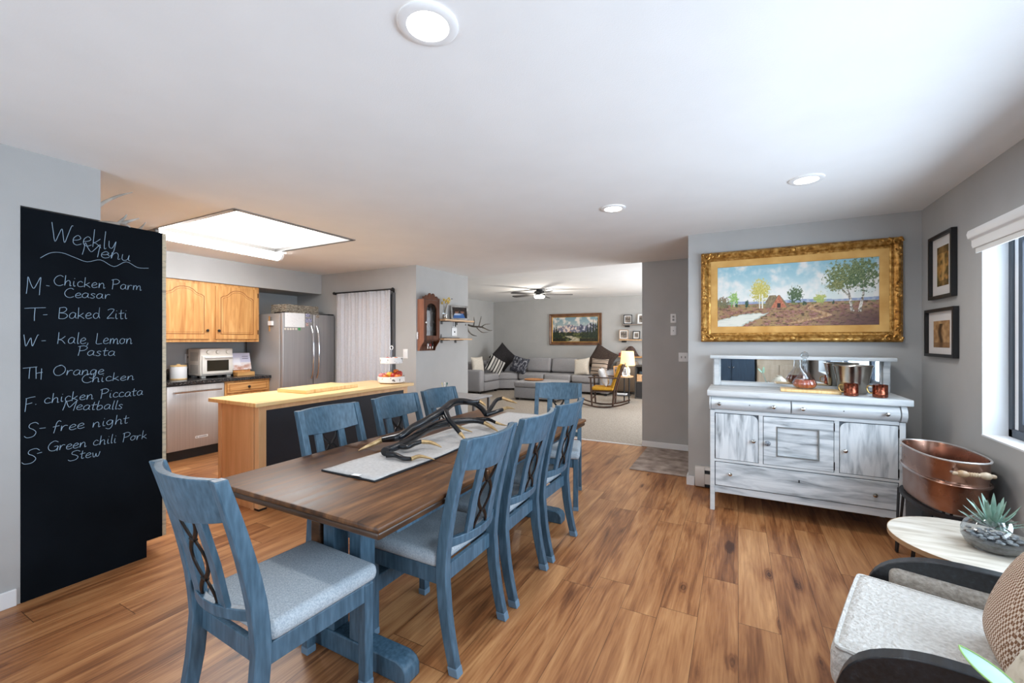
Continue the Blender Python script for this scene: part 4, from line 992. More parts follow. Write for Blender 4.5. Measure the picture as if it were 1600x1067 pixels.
def stuck(name, label, cat, u0, u1, v0, v1, m, group=None, X=None):
    X = FXR+.0015 if X is None else X
    y0, y1 = YonX(u0, X), YonX(u1, X); z1, z0 = ZonX((u0+u1)/2, v0, X), ZonX((u0+u1)/2, v1, X)
    o = MB().box(-.001, .002, -(y1-y0)/2, (y1-y0)/2, -(z1-z0)/2, (z1-z0)/2).build(name, m, smooth=False)
    o.location = (X, (y0+y1)/2, (z0+z1)/2); return tag(o, label, cat, group)
stuck('calendar_sheet', 'large white sheet held on the upper left refrigerator door', 'paper', 445, 476, 489, 511, noisy('faint_print_paper', [(196,196,198),(238,238,238)], 40, (1,1,3), .9, lo=.25, hi=.42))
BLUEP = noisy('blue_photo_print', [(60,70,120),(206,206,226)], 90, rough=.5, lo=.4, hi=.6)
stuck('photo_magnet', 'topmost of the small blue photos beside the white sheet on the refrigerator', 'photo', 477.5, 484, 490, 495, BLUEP, 'small photos on the refrigerator')
stuck('photo_magnet', 'small blue photo below the topmost one, left of its twin on the refrigerator', 'photo', 477.5, 481.5, 498, 503.5, BLUEP, 'small photos on the refrigerator')
stuck('photo_magnet', 'small blue photo right of its twin, nearest the refrigerator handles', 'photo', 482.5, 487, 498, 503.5, BLUEP, 'small photos on the refrigerator')
stuck('photo_magnet', 'small reddish photo at the bottom of the photo column on the refrigerator', 'photo', 478, 481.8, 505, 509.5, noisy('red_photo_print', [(176,110,100),(216,200,196)], 90, rough=.5, lo=.4, hi=.6), 'small photos on the refrigerator')
stuck('photo_magnet', 'small brown photo on the right refrigerator door near its top', 'photo', 494, 498.5, 492.5, 496.5, noisy('brown_photo_print', [(80,60,44),(196,184,166)], 90, rough=.5, lo=.4, hi=.6), 'small photos on the refrigerator')
for k, u in enumerate((445.5, 450, 454, 458, 462.5)):
    X = FXR+.0015; o = MB().lathe([(.001,0),(.015,0),(.015,.003),(.001,.004)], n=14, mx=RY(PI/2)).build('round_magnet', plain('magnet_cream', (226,220,208), .4) if 'magnet_cream' not in MATS else MATS['magnet_cream'])
    o.location = (X, YonX(u, X), ZonX(u, 514, X)); tag(o, 'round cream magnet in the row under the white sheet on the refrigerator', 'magnet', 'round magnets under the white sheet')
stuck('square_magnet', 'small green square magnet at the right end of the magnet row on the refrigerator', 'magnet', 465.8, 469.5, 512, 516, plain('magnet_green', (70,160,90), .4))
X_ = XonY(425, fy0)
t = thing('magnetic_pocket', 'white magnetic pocket with pens on the side of the refrigerator', 'holder', (X_, fy0-.002, ZonY(425, 505, fy0)))
MB().box(-.045, .04, -.03, 0, -.03, .03).build('pocket', PAPER, t, smooth=False, bevel=.002)
MB().box(-.055, -.038, -.012, -.002, -.11, .10).build('wooden_tag', OAK, t, smooth=False)
for x in (-.01, .008): MB().cyl((x, -.014, .02), (x+.005, -.014, .085), .005).build('pen', STEELD, t)
# wicker basket on the refrigerator
t = thing('wicker_basket', 'shallow grey wicker basket on top of the refrigerator', 'basket', (-5.77, 4.03, FH+.002), math.radians(4))
b = MB(); W2, D2 = .27, .15
for k in range(7):
    z = .01+.018*k; pts = []
    for (x, y) in ((-D2,-W2),(D2,-W2),(D2,W2),(-D2,W2)): pts.append((x, y))
    path = []
    for a, b_ in zip(pts, pts[1:]+pts[:1]):
        for i in range(14):
            q = i/14; n_ = .006*math.sin((i+k)*PI); path.append((a[0]+(b_[0]-a[0])*q, a[1]+(b_[1]-a[1])*q, z+.004*math.sin(i*2.1+k*3)))
    b.tube(path, .010, 6, closed=True)
b.box(-D2, D2, -W2, W2, .0, .008); b.build('woven_body', WICKER, t)
for y in (-W2-.008, W2+.008): MB().tube([(-.05,y,.085),(-.04,y,.115),(.04,y,.115),(.05,y,.085)], .009, 6).build('handle', WICKER, t)
# curtain on the kitchen's north wall
t = thing('curtain', 'light grey floor-length curtain covering the kitchen patio door', 'curtain', (0,0,0))
x0, x1 = XonY(525, 4.43), XonY(610.5, 4.43); m = MB(); g = []
for j in range(13):
    z = .03+2.082*j/12; row = []
    for i in range(141):
        q = i/140; a = q*15*2*PI
        row.append(m.bm.verts.new((x0+(x1-x0)*q, 4.435+.020*math.sin(a)*(1-.35*j/12)+.010*math.sin(a*.37+1)+.004*math.sin(z*5+q*20), z)))
    g.append(row)
for j in range(12):
    for i in range(140): m.bm.faces.new((g[j][i], g[j][i+1], g[j+1][i+1], g[j+1][i]))
cu = m.build('curtain_cloth', CURTAIN, t, ang=80); sd = cu.modifiers.new('thick', 'SOLIDIFY'); sd.thickness = .004
t = thing('curtain_rod', 'black curtain rod with round finials above the grey curtain', 'curtain rod', (0,0,0))
MB().cyl((x0-.04, 4.435, 2.125), (x1+.02, 4.435, 2.125), .010).build('rod', BLACK, t)
for x, s in ((x0-.05, -1), (x1+.03, 1)):
    MB().ball((x, 4.435, 2.125), .022).build('finial', BLACK, t)
    MB().box(x-s*.035-.006, x-s*.035+.006, 4.43, 4.497, 2.10, 2.135).box(x-s*.035-.012, x-s*.035+.012, 4.488, 4.498, 2.05, 2.14).build('bracket', BLACK, t, smooth=False)
dd = MB(); dd.box(x1-.01, x1+.022, 4.46, 4.499, 0, 2.08).box(x0, x1-.01, 4.475, 4.499, 0, 2.06)
tag(dd.build('door_2', plain('dark_door_frame', (110,110,112), .35, .3), smooth=False), kind='structure')

# ------------------------------------------------------------------ island
IX0, IX1, IY0, IY1 = -4.15, -3.44, 2.055, 3.955
t = thing('kitchen_island', 'kitchen island with butcher block top and a navy black panelled front', 'kitchen island', (0,0,0))
MB().box(IX0, IX1, IY0, IY1, .866, .900).build('worktop', [BUTCHER], t, smooth=False, bevel=.005)
MB().box(IX0+.08, IX1-.06, IY0+.07, IY1-.12, .05, .865).build('carcass', MAPLE, t, smooth=False)
MB().box(IX0+.075, IX1-.11, IY0+.055, IY0+.0695, .0, .864).build('end_panel', MAPLE, t, smooth=False)
for x in (IX0+.075, IX1-.155): MB().box(x, x+.045, IY0+.045, IY0+.0545, 0, .863).build('corner_stile', MAPLE, t, smooth=False)
for y in (IY0+.05, IY1-.13):
    p = MB().box(IX1-.105, IX1-.045, y, y+.065, .015, .864).build('corner_post', MAPLE, t, smooth=False, bevel=.003)
    MB().box(IX1-.106, IX1-.044, y-.001, y+.066, 0, .0148).build('post_foot', BLACK, p, smooth=False)
MB().box(IX1-.059, IX1-.05, IY0+.116, IY1-.131, .05, .825).build('front_panel', NAVY, t, smooth=False)
MB().box(IX1-.059, IX1-.046, IY0+.116, IY1-.131, .826, .864).build('front_rail', MAPLE, t, smooth=False)
# cutting board
cb = [unproj(u, v, .935) for u, v in ((438,606.5),(474.5,610.5),(556,600),(520,597))]
cx_, cy_ = sum(p[0] for p in cb)/4, sum(p[1] for p in cb)/4
ang_ = math.atan2(cb[2][1]-cb[1][1], cb[2][0]-cb[1][0])
LB = math.hypot(cb[2][0]-cb[1][0], cb[2][1]-cb[1][1]); WB = math.hypot(cb[1][0]-cb[0][0], cb[1][1]-cb[0][1])
o = MB().box(-LB/2, LB/2, -min(WB, .5)/2, min(WB, .5)/2, 0, .034).build('cutting_board', BUTCHER, smooth=False, bevel=.004)
o.location = (min(cx_, IX1-.02-min(WB,.5)/2), cy_, .9012); o.rotation_euler = (0,0,ang_)
tag(o, 'thick pale wooden cutting board on the kitchen island', 'cutting board')
# tiered stand and fruit
t = thing('tiered_stand', 'white two-tier metal fruit stand at the far end of the island', 'stand', (-3.655, 3.80, .9012))
LACE = noisy('white_distressed_enamel', [(90,86,84),(230,228,226)], 26, rough=.5, lo=.34, hi=.42)
for z, r in ((.012, .160), (.235, .135)):
    MB().lathe([(.001,z),(r*.93,z),(r*.96,z+.004),(r,z+.068),(r-.004,z+.070),(r*.94,z+.008),(.001,z+.006)], n=36).build('tray', LACE, t)
MB().cyl((0,0,.015), (0,0,.40), .008).build('post', STEELD, t)
MB().tube([(.022*math.cos(a), 0, .42+.022*math.sin(a)) for a in [2*PI*i/16 for i in range(16)]], .005, 6, closed=True).build('ring_handle', WHITE, t)
for k in range(4):
    a = PI/4+k*PI/2; MB().ball((.13*math.cos(a), .13*math.sin(a), .006), .006).build('foot', STEELD, t)
AP = {n: noisy('apple_'+n, c, 7, rough=.35, spec=.5) for n, c in (('red', [(150,26,20),(206,66,36)]), ('pink', [(206,110,110),(232,160,150)]), ('yellow', [(214,160,40),(236,196,90)]), ('orange', [(206,96,30),(232,140,60)]))}
def fruit(dx, dy, z, r, kind, label):
    g = thing('apple', label, 'fruit', (-3.655+dx*.94, 3.80+dy*.94, .9012+z+.018), random.uniform(0,6), 'fruit on the tiered stand')
    r *= 1.08
    MB().lathe([(.001,-r*.80),(r*.45,-r*.86),(r*.86,-r*.48),(r,0),(r*.92,r*.45),(r*.6,r*.80),(r*.25,r*.80),(.001,r*.66)], n=16).build('flesh', AP[kind], g)
    MB().tube([(0,0,r*.68),(r*.06,0,r*.9),(r*.16,0,r*1.08)], .0022, 5).build('stem', DARKWOOD, g)
cR, sR = ray(614)[0], 0
rt = Vector((math.cos(YAW), math.sin(YAW))); fw = Vector((-math.sin(YAW), math.cos(YAW)))
for (a, b_, z, r, kind, lab) in ((-.115,-.02,.066,.038,'pink','pink apple at the left edge of the lower fruit tray'), (-.068,.03,.072,.036,'pink','pink apple second from the left on the lower fruit tray'),
     (-.052,-.085,.058,.034,'orange','small orange fruit at the front left of the lower tray'), (-.012,-.03,.082,.038,'yellow','yellow apple in the middle of the lower tray'),
     (.044,-.05,.072,.038,'red','bright red apple right of the yellow one on the lower tray'), (.052,.02,.116,.030,'orange','brown-orange fruit on top of the pile on the lower tray'),
     (.096,.0,.092,.038,'red','dark red apple high at the right of the lower tray'), (.100,-.075,.058,.036,'orange','orange and yellow fruit at the front right of the lower tray'),
     (-.05,0,.268,.026,'pink','small pink fruit on the left of the upper tray'), (.06,-.01,.268,.026,'orange','small orange fruit on the right of the upper tray'), (.01,-.055,.266,.024,'pink','small pink fruit at the front of the upper tray')):
    p = rt*a+fw*b_; fruit(p.x, p.y, z, r, kind, lab)
# ------------------------------------------------------------------ curio cabinet and shelves on the partition
PX = -3.878
t = thing('curio_cabinet', 'red-brown wooden wall curio cabinet with an arched glass door', 'cabinet', (PX, 4.525, 0))
Wc = .355; Dp = .105; z0, z1 = 1.265, 1.975
MB().prism([(0,z0),(Dp*.25,z0),(Dp*.4,z0+.05),(Dp,z0+.13),(Dp,z1),(0,z1)], 0, .014, 'y').build('side_panel', WALNUTL, t, smooth=False)
MB().prism([(0,z0),(Dp*.25,z0),(Dp*.4,z0+.05),(Dp,z0+.13),(Dp,z1),(0,z1)], Wc-.014, Wc, 'y').build('side_panel', WALNUT, t, smooth=False)
MB().box(.0, .008, .0145, Wc-.0145, z0, z1).build('back_panel', WALNUT, t, smooth=False)
for z in (z0+.135, 1.535, 1.66, 1.80, z1-.012): MB().box(.0085, Dp-.022, .0145, Wc-.0145, z, z+.010).build('shelf', WALNUT, t, smooth=False)
pts = [(0,z1),(0,z1+.02),(.03,z1+.045)]
for k in range(4):
    c0 = .03+(Wc-.06)*k/4; w4 = (Wc-.06)/4; hgt = .05+.035*(1 if k in (1,2) else 0)
    for i in range(7): pts.append((c0+w4*i/6, z1+hgt-.022+.030*math.sin(PI*i/6)))
pts += [(Wc-.03,z1+.045),(Wc,z1+.02),(Wc,z1)]
m = MB(); n_ = len(pts)
for (ya, za), (yb, zb) in zip(pts[1:-1], pts[2:-1]):
    m.box(Dp-.016, Dp, ya, yb+1e-4, z1, (za+zb)/2) if yb > ya+1e-4 else None
m.build('crest', WALNUT, t, smooth=False)
d = MB()
za, zb = z0+.15, z1-.005; yl, yr = .018, Wc-.018
d.box(Dp-.020, Dp, yl, yl+.05, za, zb).box(Dp-.020, Dp, yr-.05, yr, za, zb).box(Dp-.020, Dp, yl+.05, yr-.05, za, za+.06)
# arched top of the door
yi0, yi1 = yl+.05, yr-.05; zc = zb-.13; R_ = (yi1-yi0)/2
for i in range(12):
    a0, a1 = PI-PI*i/12, PI-PI*(i+1)/12
    ya, yb = (yi0+yi1)/2+R_*math.cos(a0), (yi0+yi1)/2+R_*math.cos(a1)
    d.box(Dp-.020, Dp, ya, yb, zc+.085*(math.sin(a0)+math.sin(a1))/2, zb)
dd = d.build('door', WALNUT, t, smooth=False)
MB().box(Dp-.014, Dp-.011, yi0, yi1, za+.06, zb-.03).build('door_glass', CURIOG, dd, smooth=False)
MB().lathe([(.004,0),(.004,.01),(.011,.016),(.011,.022),(.001,.026)], n=14, mx=TR(Dp, yl+.02, 1.655)@RY(PI/2)).build('knob', WHITE, dd)
for k, (y, z) in enumerate(((.14,1.545),(.22,1.545),(.16,1.672),(.14,1.812),(.21,1.812))):
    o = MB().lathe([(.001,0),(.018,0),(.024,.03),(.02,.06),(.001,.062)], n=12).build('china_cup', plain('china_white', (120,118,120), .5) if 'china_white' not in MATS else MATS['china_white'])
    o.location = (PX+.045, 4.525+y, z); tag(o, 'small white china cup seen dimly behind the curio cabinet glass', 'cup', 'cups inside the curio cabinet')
for k, y in enumerate((.145, .195, .25)):
    g = thing('hanging_key', 'bunch of keys hanging under the wooden curio cabinet', 'keys', (PX+.06, 4.525+y, 1.40), 0, 'keys under the curio cabinet')
    MB().tube([(0,0,-.001),(0,0,-.035)], .004, 6).build('hook', IRON, g)
    MB().ball((0,.004,-.055), .015, .012, .022, 10).build('fob', plain('fob_%d' % k, ((230,226,226),(150,40,40),(30,30,34))[k], .4), g)
    MB().box(-.003,.003,-.006,.006,-.105,-.075).build('key', STEEL, g, smooth=False)
t = thing('wall_remote', 'small white oval remote on the wall edge left of the curio cabinet', 'remote', (PX+.002, 4.512, 1.475))
MB().rbox(-.001, .018, -.010, .012, -.05, .05, .008, 3).build('remote_body', WHITE, t)
for z in (-.018, .018): MB().ball((.018, .001, z), .002, .005, .006, 8).build('button', GREYP, t)
def wall_shelf(label, z, y0, y1, dpt):
    t = thing('wall_shelf', label, 'shelf', (PX, 0, z), 0, 'pine shelves on the partition')
    MB().box(.002, dpt, y0, y1, 0, .024).build('board', PINE, t, smooth=False, bevel=.003)
    for y in (y0+.16, y1-.22):
        MB().box(.002, dpt-.03, y-.02, y+.02, -.008, -.0005).box(.002, .010, y-.02, y+.02, -.045, -.008).build('bracket', BLACK, t, smooth=False, bevel=.002)
    return t
SZ1, SZ2 = 1.694, 1.415
wall_shelf('upper pine shelf on the partition, carrying a flower vase and a photo', SZ1, 4.90, 5.655, .19)
wall_shelf('lower, nearly empty pine shelf on the partition', SZ2, 4.90, 5.63, .17)
sz = SZ1+.0245
t = thing('flower_vase', 'slim clear bottle vase with yellow flowers on the upper pine shelf', 'vase', (PX+.09, 5.02, sz))
MB().lathe([(.001,.002),(.032,.002),(.036,.01),(.036,.10),(.02,.15),(.015,.16),(.015,.185),(.018,.19)], n=20).build('bottle', BOWLG, t)
MB().lathe([(.001,.004),(.031,.004),(.033,.07),(.001,.07)], n=16).build('sand_fill', plain('sand_beige', (170,150,130), .9), t)
YF = noisy('yellow_petals', [(206,170,60),(236,212,120)], 30, rough=.8)
for k in range(7):
    a = k*2.4; p0 = (0,0,.08); p1 = (.03*math.cos(a), .03*math.sin(a)+.01, .21); p2 = (.05*math.cos(a), .055*math.sin(a)+.03, .24+.02*(k % 4))
    MB().tube(smoothpath([p0,p1,p2],4), .0018, 5).build('stem', plain('stem_brown', (120,104,60), .8) if 'stem_brown' not in MATS else MATS['stem_brown'], t)
    b = MB()
    for q in range(7): b.ball((p2[0]+random.uniform(-.018,.018), p2[1]+random.uniform(-.018,.018), p2[2]+random.uniform(-.015,.02)), .010, .010, .008, 7)
    b.build('flower', YF, t)
MB().tube(smoothpath([(0,0,.1),(.01,.06,.26),(.01,.16,.31)],5), .002, 5).ball((.01,.165,.312), .008,.018,.006, 8).build('dried_sprig', DARKWOOD, t)
def people(u, v):
    c = mixc((44,40,40), (70,60,54), .5+nz(u,v,6,91))
    if ((u-.30)/.13)**2+((v-.58)/.17)**2 < 1: c = (150,108,90)
    if ((u-.70)/.12)**2+((v-.60)/.17)**2 < 1: c = (140,100,84)
    if ((u-.30)/.15)**2+((v-.70)/.10)**2 < 1: c = (58,42,34)
    if ((u-.70)/.14)**2+((v-.74)/.10)**2 < 1: c = (50,38,32)
    if v < .42 and abs(u-.45) < .40-.3*(v-.1): c = mixc((70,110,170), (206,216,232), sstep(.22,.36,v)*sstep(.75,.4,u))
    return c
def photo_frame(label, loc, rz, W, Hh, fw, mat, fn, group=None, lean=10, mw=.0, cat='photo frame'):
    t = thing('framed_photo', label, cat, loc, rz, group)
    mx = RX(math.radians(-lean))@TR(0,0,Hh/2+.001)
    f = MB(); frame_ring(f, W-2*fw, Hh-2*fw, [(0,0),(0,.014),(fw,.012),(fw,0)]); 
    for v in f.bm.verts: v.co = mx @ v.co
    f.build('frame', mat, t, ang=30)
    MB().box(-W/2+fw*.5, W/2-fw*.5, -.001, .004, -Hh/2+fw*.5, Hh/2-fw*.5, mx).build('backing', BLACK if not mw else PAPER, t, smooth=False)
    canvas('photo', W-2*fw-2*mw, Hh-2*fw-2*mw, 24, 24, fn, t, mx@TR(0,-.002,0), MATS['photo_print'])
    MB().box(-.015, .015, .0, .004, -.98*Hh, 0, TR(0, math.tan(math.radians(lean))*Hh*.97+.004, Hh*.96)@RX(math.radians(lean+8))@TR(0,0,0)).build('easel_leg', BLACK, t, smooth=False)
    return t
attr_mat('photo_print', .35)
FRSIL = noisy('weathered_silver_frame', [(120,116,112),(196,192,186)], 16, rough=.5)
photo_frame('grey framed photo of two people standing on the upper pine shelf', (PX+.115, 5.37, sz), math.radians(62), .30, .225, .028, FRSIL, people, lean=9)
# lower shelf bits
o = MB().rbox(-.05, .05, -.16, .16, 0, .010, .003, 2).build('slate_tray', BLACK); o.location = (PX+.085, 5.17, SZ2+.0245); tag(o, 'thin black tray lying on the lower pine shelf', 'tray')
t = thing('figurine', 'tiny dark figurine near the curio end of the lower pine shelf', 'figurine', (PX+.07, 4.96, SZ2+.0245))
MB().lathe([(.001,0),(.014,0),(.010,.012),(.014,.03),(.006,.042),(.009,.052),(.001,.062)], n=12).build('body', noisy('pewter', [(96,92,90),(130,126,122)], 20, rough=.5), t)
# elk antler hung at the end of the partition
t = thing('wall_antler', 'weathered brown antler hanging at the end of the partition between the shelves', 'antler', (PX, 5.70, 0))
WA = noisy('weathered_antler', [(70,64,56),(150,142,130)], 12, rough=.7, bump=.3)
def wa(pts, name='tine', tip=None):
    T = smoothpath(pts, 4); MB().tube([p[:3] for p in T], [p[3] for p in T], 8).build(name, WA, t, ang=60)
def q_(u, v, r, Y=5.85): return (XonY(u, Y)-PX, Y-5.70, ZonY(u, v, Y), r)
wa([(.0,-.02,1.66,.016), q_(729,507,.016), q_(740,510,.015), q_(752,511,.012), q_(764,516,.008), q_(769,516,.004)], 'beam')
wa([q_(729,507,.015), q_(732,517,.013), q_(738,523,.009), q_(745,525,.004)], 'brow_tine')
wa([q_(740,510,.012), q_(741,503,.010), q_(740.5,495,.003)]); wa([q_(748,511,.011), q_(750,503,.009), q_(752,494,.003)])
wa([q_(752,511,.010), q_(758,507,.007), q_(766,506,.003)]); wa([q_(732,517,.009), q_(729,518,.007), q_(726,517,.003)])
wa([q_(745,512,.009), q_(753,519,.007), q_(763,519,.003)])

# small console behind the dining table
t = thing('console_table', 'small grey-topped table standing against the partition behind the dining chairs', 'side table', (-3.10, 4.42, 0))
MB().rbox(-.36, .36, -.20, .20, .70, .722, .006, 2).build('tabletop', noisy('grey_table_top', [(150,148,148),(176,174,174)], 5, rough=.4), t)
for x in (-.32, .32):
    for y in (-.17, .17): MB().box(x-.014, x+.014, y-.014, y+.014, 0, .6995).build('leg', STEELD, t, smooth=False)
px_, py_ = unproj(717, 621, .7235)[:2]
t = thing('mint_cup', 'mint green cup holding brushes on the small grey-topped table', 'cup', (-3.27, 4.33, .7232))
MB().lathe([(.001,.001),(.026,.001),(.031,.09),(.028,.09),(.024,.006),(.001,.006)], n=20).build('cup_body', plain('mint_plastic', (150,206,196), .4), t)
for k, (a, c) in enumerate(((.3,(30,90,80)),(2.2,(230,228,220)),(4.2,(206,190,140)))):
    MB().tube([(.012*math.cos(a),.012*math.sin(a),.008),(.03*math.cos(a),.03*math.sin(a),.13)], .004, 6).ball((.033*math.cos(a),.033*math.sin(a),.142), .009,.009,.016,8).build('brush', plain('brush_%d' % k, c, .5), t)
t = thing('green_tub', 'small mint and white tub beside the mint cup', 'tub', (-3.36, 4.27, .7232))
MB().lathe([(.001,0),(.04,0),(.042,.06),(.001,.062)], n=20).build('tub_body', plain('tub_mint', (120,196,180), .4), t)
MB().lathe([(.001,.0625),(.043,.0625),(.043,.075),(.001,.076)], n=20).build('lid', WHITE, t)
# ------------------------------------------------------------------ living room: sectional sofa
t = thing('sectional_sofa', 'large grey L-shaped sectional sofa along the living room walls', 'sofa', (0,0,0))
SF = SOFA
MB().rbox(-6.72, -5.88, 9.30, 9.52, .06, .63, .05, 3).build('arm', SF, t)
MB().rbox(-6.72, -5.88, 9.525, 10.30, .06, .30, .03, 3).build('base', SF, t)
MB().rbox(-6.45, -5.86, 9.53, 10.28, .305, .50, .06, 4).build('seat_cushion', SF, t)
MB().rbox(-6.74, -6.46, 9.525, 10.5, .31, .80, .06, 3).build('backrest', SF, t)
MB().prism([(-6.72,10.305),(-5.88,10.305),(-5.45,10.62),(-5.45,11.40),(-6.72,11.40)], .06, .30).build('base', SF, t, bevel=.02)
MB().prism([(-6.42,10.31),(-5.87,10.31),(-5.46,10.61),(-5.46,11.15),(-6.42,11.15)], .305, .50).build('seat_cushion', SF, t, bevel=.04)
MB().prism([(-6.74,10.51),(-6.46,10.51),(-6.42,10.9),(-6.1,11.2),(-5.5,11.22),(-5.5,11.44),(-6.74,11.44)], .31, .82).build('backrest', SF, t, bevel=.05)
for k, x0 in enumerate((-5.44, -4.66, -3.88)):
    x1 = x0+.77
    MB().rbox(x0, x1, 10.62, 11.42, .06, .30, .03, 3).build('base', SF, t)
    MB().rbox(x0+.005, x1-.005, 10.56, 11.18, .305, .50, .06, 4).build('seat_cushion', SF, t)
    m = TR((x0+x1)/2, 11.20, .70)@RX(math.radians(-12))
    MB().rbox(-.375, .375, -.11, .11, -.20, .21, .07, 4, m).build('back_cushion', SF, t)
    MB().rbox(x0, x1, 11.30, 11.45, .301, .80, .04, 3).build('backrest', SF, t)
MB().rbox(-3.10, -2.86, 10.50, 11.45, .06, .64, .05, 3).build('arm', SF, t)
MB().rbox(-2.855, -2.30, 11.15, 11.45, .06, .86, .05, 3).build('side_rest', noisy('lamplit_sofa_fabric', [(140,126,112),(160,146,130)], 80, rough=.95, spec=.1), t)  # sofa end tinted tan: warm lamp light put into the fabric colour
for x, y in ((-6.65,9.36),(-5.95,9.36),(-5.95,10.2),(-5.40,10.7),(-4.0,10.7),(-2.95,10.58),(-2.95,11.3)): MB().box(x-.03, x+.03, y-.03, y+.03, .0045, .06).build('foot', BLACK, t, smooth=False)
t = thing('ottoman', 'grey upholstered storage ottoman in front of the sofa', 'ottoman', (-4.15, 9.33, 0))
MB().rbox(-.54, .54, -.42, .42, .05, .30, .02, 3).build('base', SF, t)
MB().rbox(-.55, .55, -.43, .43, .302, .445, .05, 4).build('lid_cushion', SF, t)
for x in (-.48,.48):
    for y in (-.37,.37): MB().box(x-.03, x+.03, y-.03, y+.03, .0045, .05).build('foot', BLACK, t, smooth=False)
t = thing('serving_tray', 'round wooden tray lying on the grey ottoman', 'tray', (-4.35, 9.30, .4465))
MB().lathe([(.001,0),(.20,0),(.235,.012),(.24,.028),(.232,.028),(.20,.014),(.001,.012)], n=28).build('tray_body', noisy('tray_wood', [(150,96,52),(196,136,82)], 4, (8,1,1), .4), t)
# cushions
def cushion(label, x, y, z, w_, h_, th, rot, m):
    o = MB().pillow(w_, h_, th).build('cushion', m, ang=70)
    o.location = (x, y, z); o.rotation_euler = rot; return tag(o, label, 'cushion', 'cushions on the sofa')
STR1 = stripes('black_white_stripe', [(0,(206,202,196)),(.26,(40,38,40)),(.44,(206,202,196)),(.52,(40,38,40)),(.60,(206,202,196)),(.72,(40,38,40)),(.94,(206,202,196))], .17, 'X')
STR2 = stripes('taupe_dark_stripe', [(0,(176,160,146)),(.30,(60,52,48)),(.44,(176,160,146)),(.60,(80,70,64)),(.66,(176,160,146)),(.80,(44,38,36)),(.88,(176,160,146))], .20, 'Z')
PAT = noisy('dark_diamond_weave', [(36,38,46),(60,62,74),(176,176,180)], 9, (1,1,.6), .9, lo=.35, hi=.68, detail=2, distort=2)
CWHITE = noisy('ivory_cushion', [(206,198,186),(224,216,204)], 40, rough=.95, bump=.2)
BLKFUR = noisy('black_fur', [(26,24,26),(46,42,44)], 40, rough=.95, bump=.6)
BRNFUR = noisy('brown_fur', [(44,34,30),(72,58,50)], 40, rough=.95, bump=.6)
R_ = math.radians
cushion('ivory cushion standing on the left arm end of the sofa', -6.17, 9.62, .76, .42, .42, .15, (R_(-10), 0, R_(75)), CWHITE)
cushion('large black cushion set on its point in the left corner of the sofa', -6.02, 10.75, .92, .62, .62, .18, (R_(-14), R_(45), R_(40)), BLKFUR)
cushion('black and white striped cushion leaning in the left corner of the sofa', -5.98, 10.25, .70, .48, .48, .15, (R_(-18), R_(32), R_(45)), STR1)
cushion('dark cushion with a pale woven pattern in the left corner of the sofa', -5.42, 10.62, .715, .48, .48, .16, (R_(-20), R_(15), R_(12)), PAT)
cushion('ivory cushion on the right half of the sofa, behind the rocking chair', -3.62, 10.70, .715, .46, .46, .15, (R_(-18), R_(-8), R_(-10)), CWHITE)
cushion('taupe cushion with dark stripes at the right end of the sofa', -3.12, 10.60, .735, .46, .42, .15, (R_(-16), R_(2), R_(-8)), STR2)
cushion('large dark brown cushion set on its point at the right end of the sofa', -3.18, 11.02, .90, .66, .66, .16, (R_(-16), R_(28), R_(-8)), BRNFUR)
# rocking chair, facing left
t = thing('rocking_chair', 'dark wooden rocking chair with mustard yellow cushions', 'rocking chair', (-2.50, 8.90, .004), R_(98))
for s in (-1, 1):
    x = s*.235
    MB().tube([(x, -.50+1.0*i/14, .016+.14*((i-7.6)/7)**2*.7) for i in range(15)], .016, 8).build('rocker', DARKWOOD, t)
    MB().tube([(x,.235,.042),(x,.25,.32),(x,.262,.615)], [.018,.020,.018], 8).build('front_leg', DARKWOOD, t)
    MB().tube([(x,-.19,.032),(x,-.215,.36),(x,-.30,.66),(x,-.40,.92)], [.018,.020,.018,.015], 8).build('back_post', DARKWOOD, t)
    MB().rbox(x-.03, x+.03, -.31, .31, .616, .640, .008, 2).build('arm_rest', DARKWOOD, t)
MB().rbox(-.235, .235, -.20, .25, .325, .355, .01, 2).build('seat_frame', DARKWOOD, t)
MB().box(-.22, .22, -.012, .012, .17, .20, TR(0,.24,0)).box(-.22, .22, -.012, .012, .17, .20, TR(0,-.195,0)).build('stretcher', DARKWOOD, t, smooth=False)
MB().box(-.22, .22, -.018, .018, -.05, .05, TR(0,-.385,.87)@RX(R_(20))).build('top_rail', DARKWOOD, t, smooth=False, bevel=.006)
MB().rbox(-.215, .215, -.19, .25, .357, .430, .028, 4).build('seat_cushion', MUSTARD, t)
MB().rbox(-.205, .205, -.035, .035, -.27, .25, .028, 4, TR(0,-.255,.665)@RX(R_(19))).build('back_cushion', MUSTARD, t)
o = MB().pillow(.40, .40, .16).build('cushion', noisy('white_tufted_cushion', [(206,204,204),(226,224,224)], 26, rough=.95, bump=.6), ang=70)
o.location = (-2.52, 8.90, .63); o.rotation_euler = (R_(-22), 0, R_(98)); tag(o, 'fluffy white cushion on the mustard rocking chair', 'cushion')
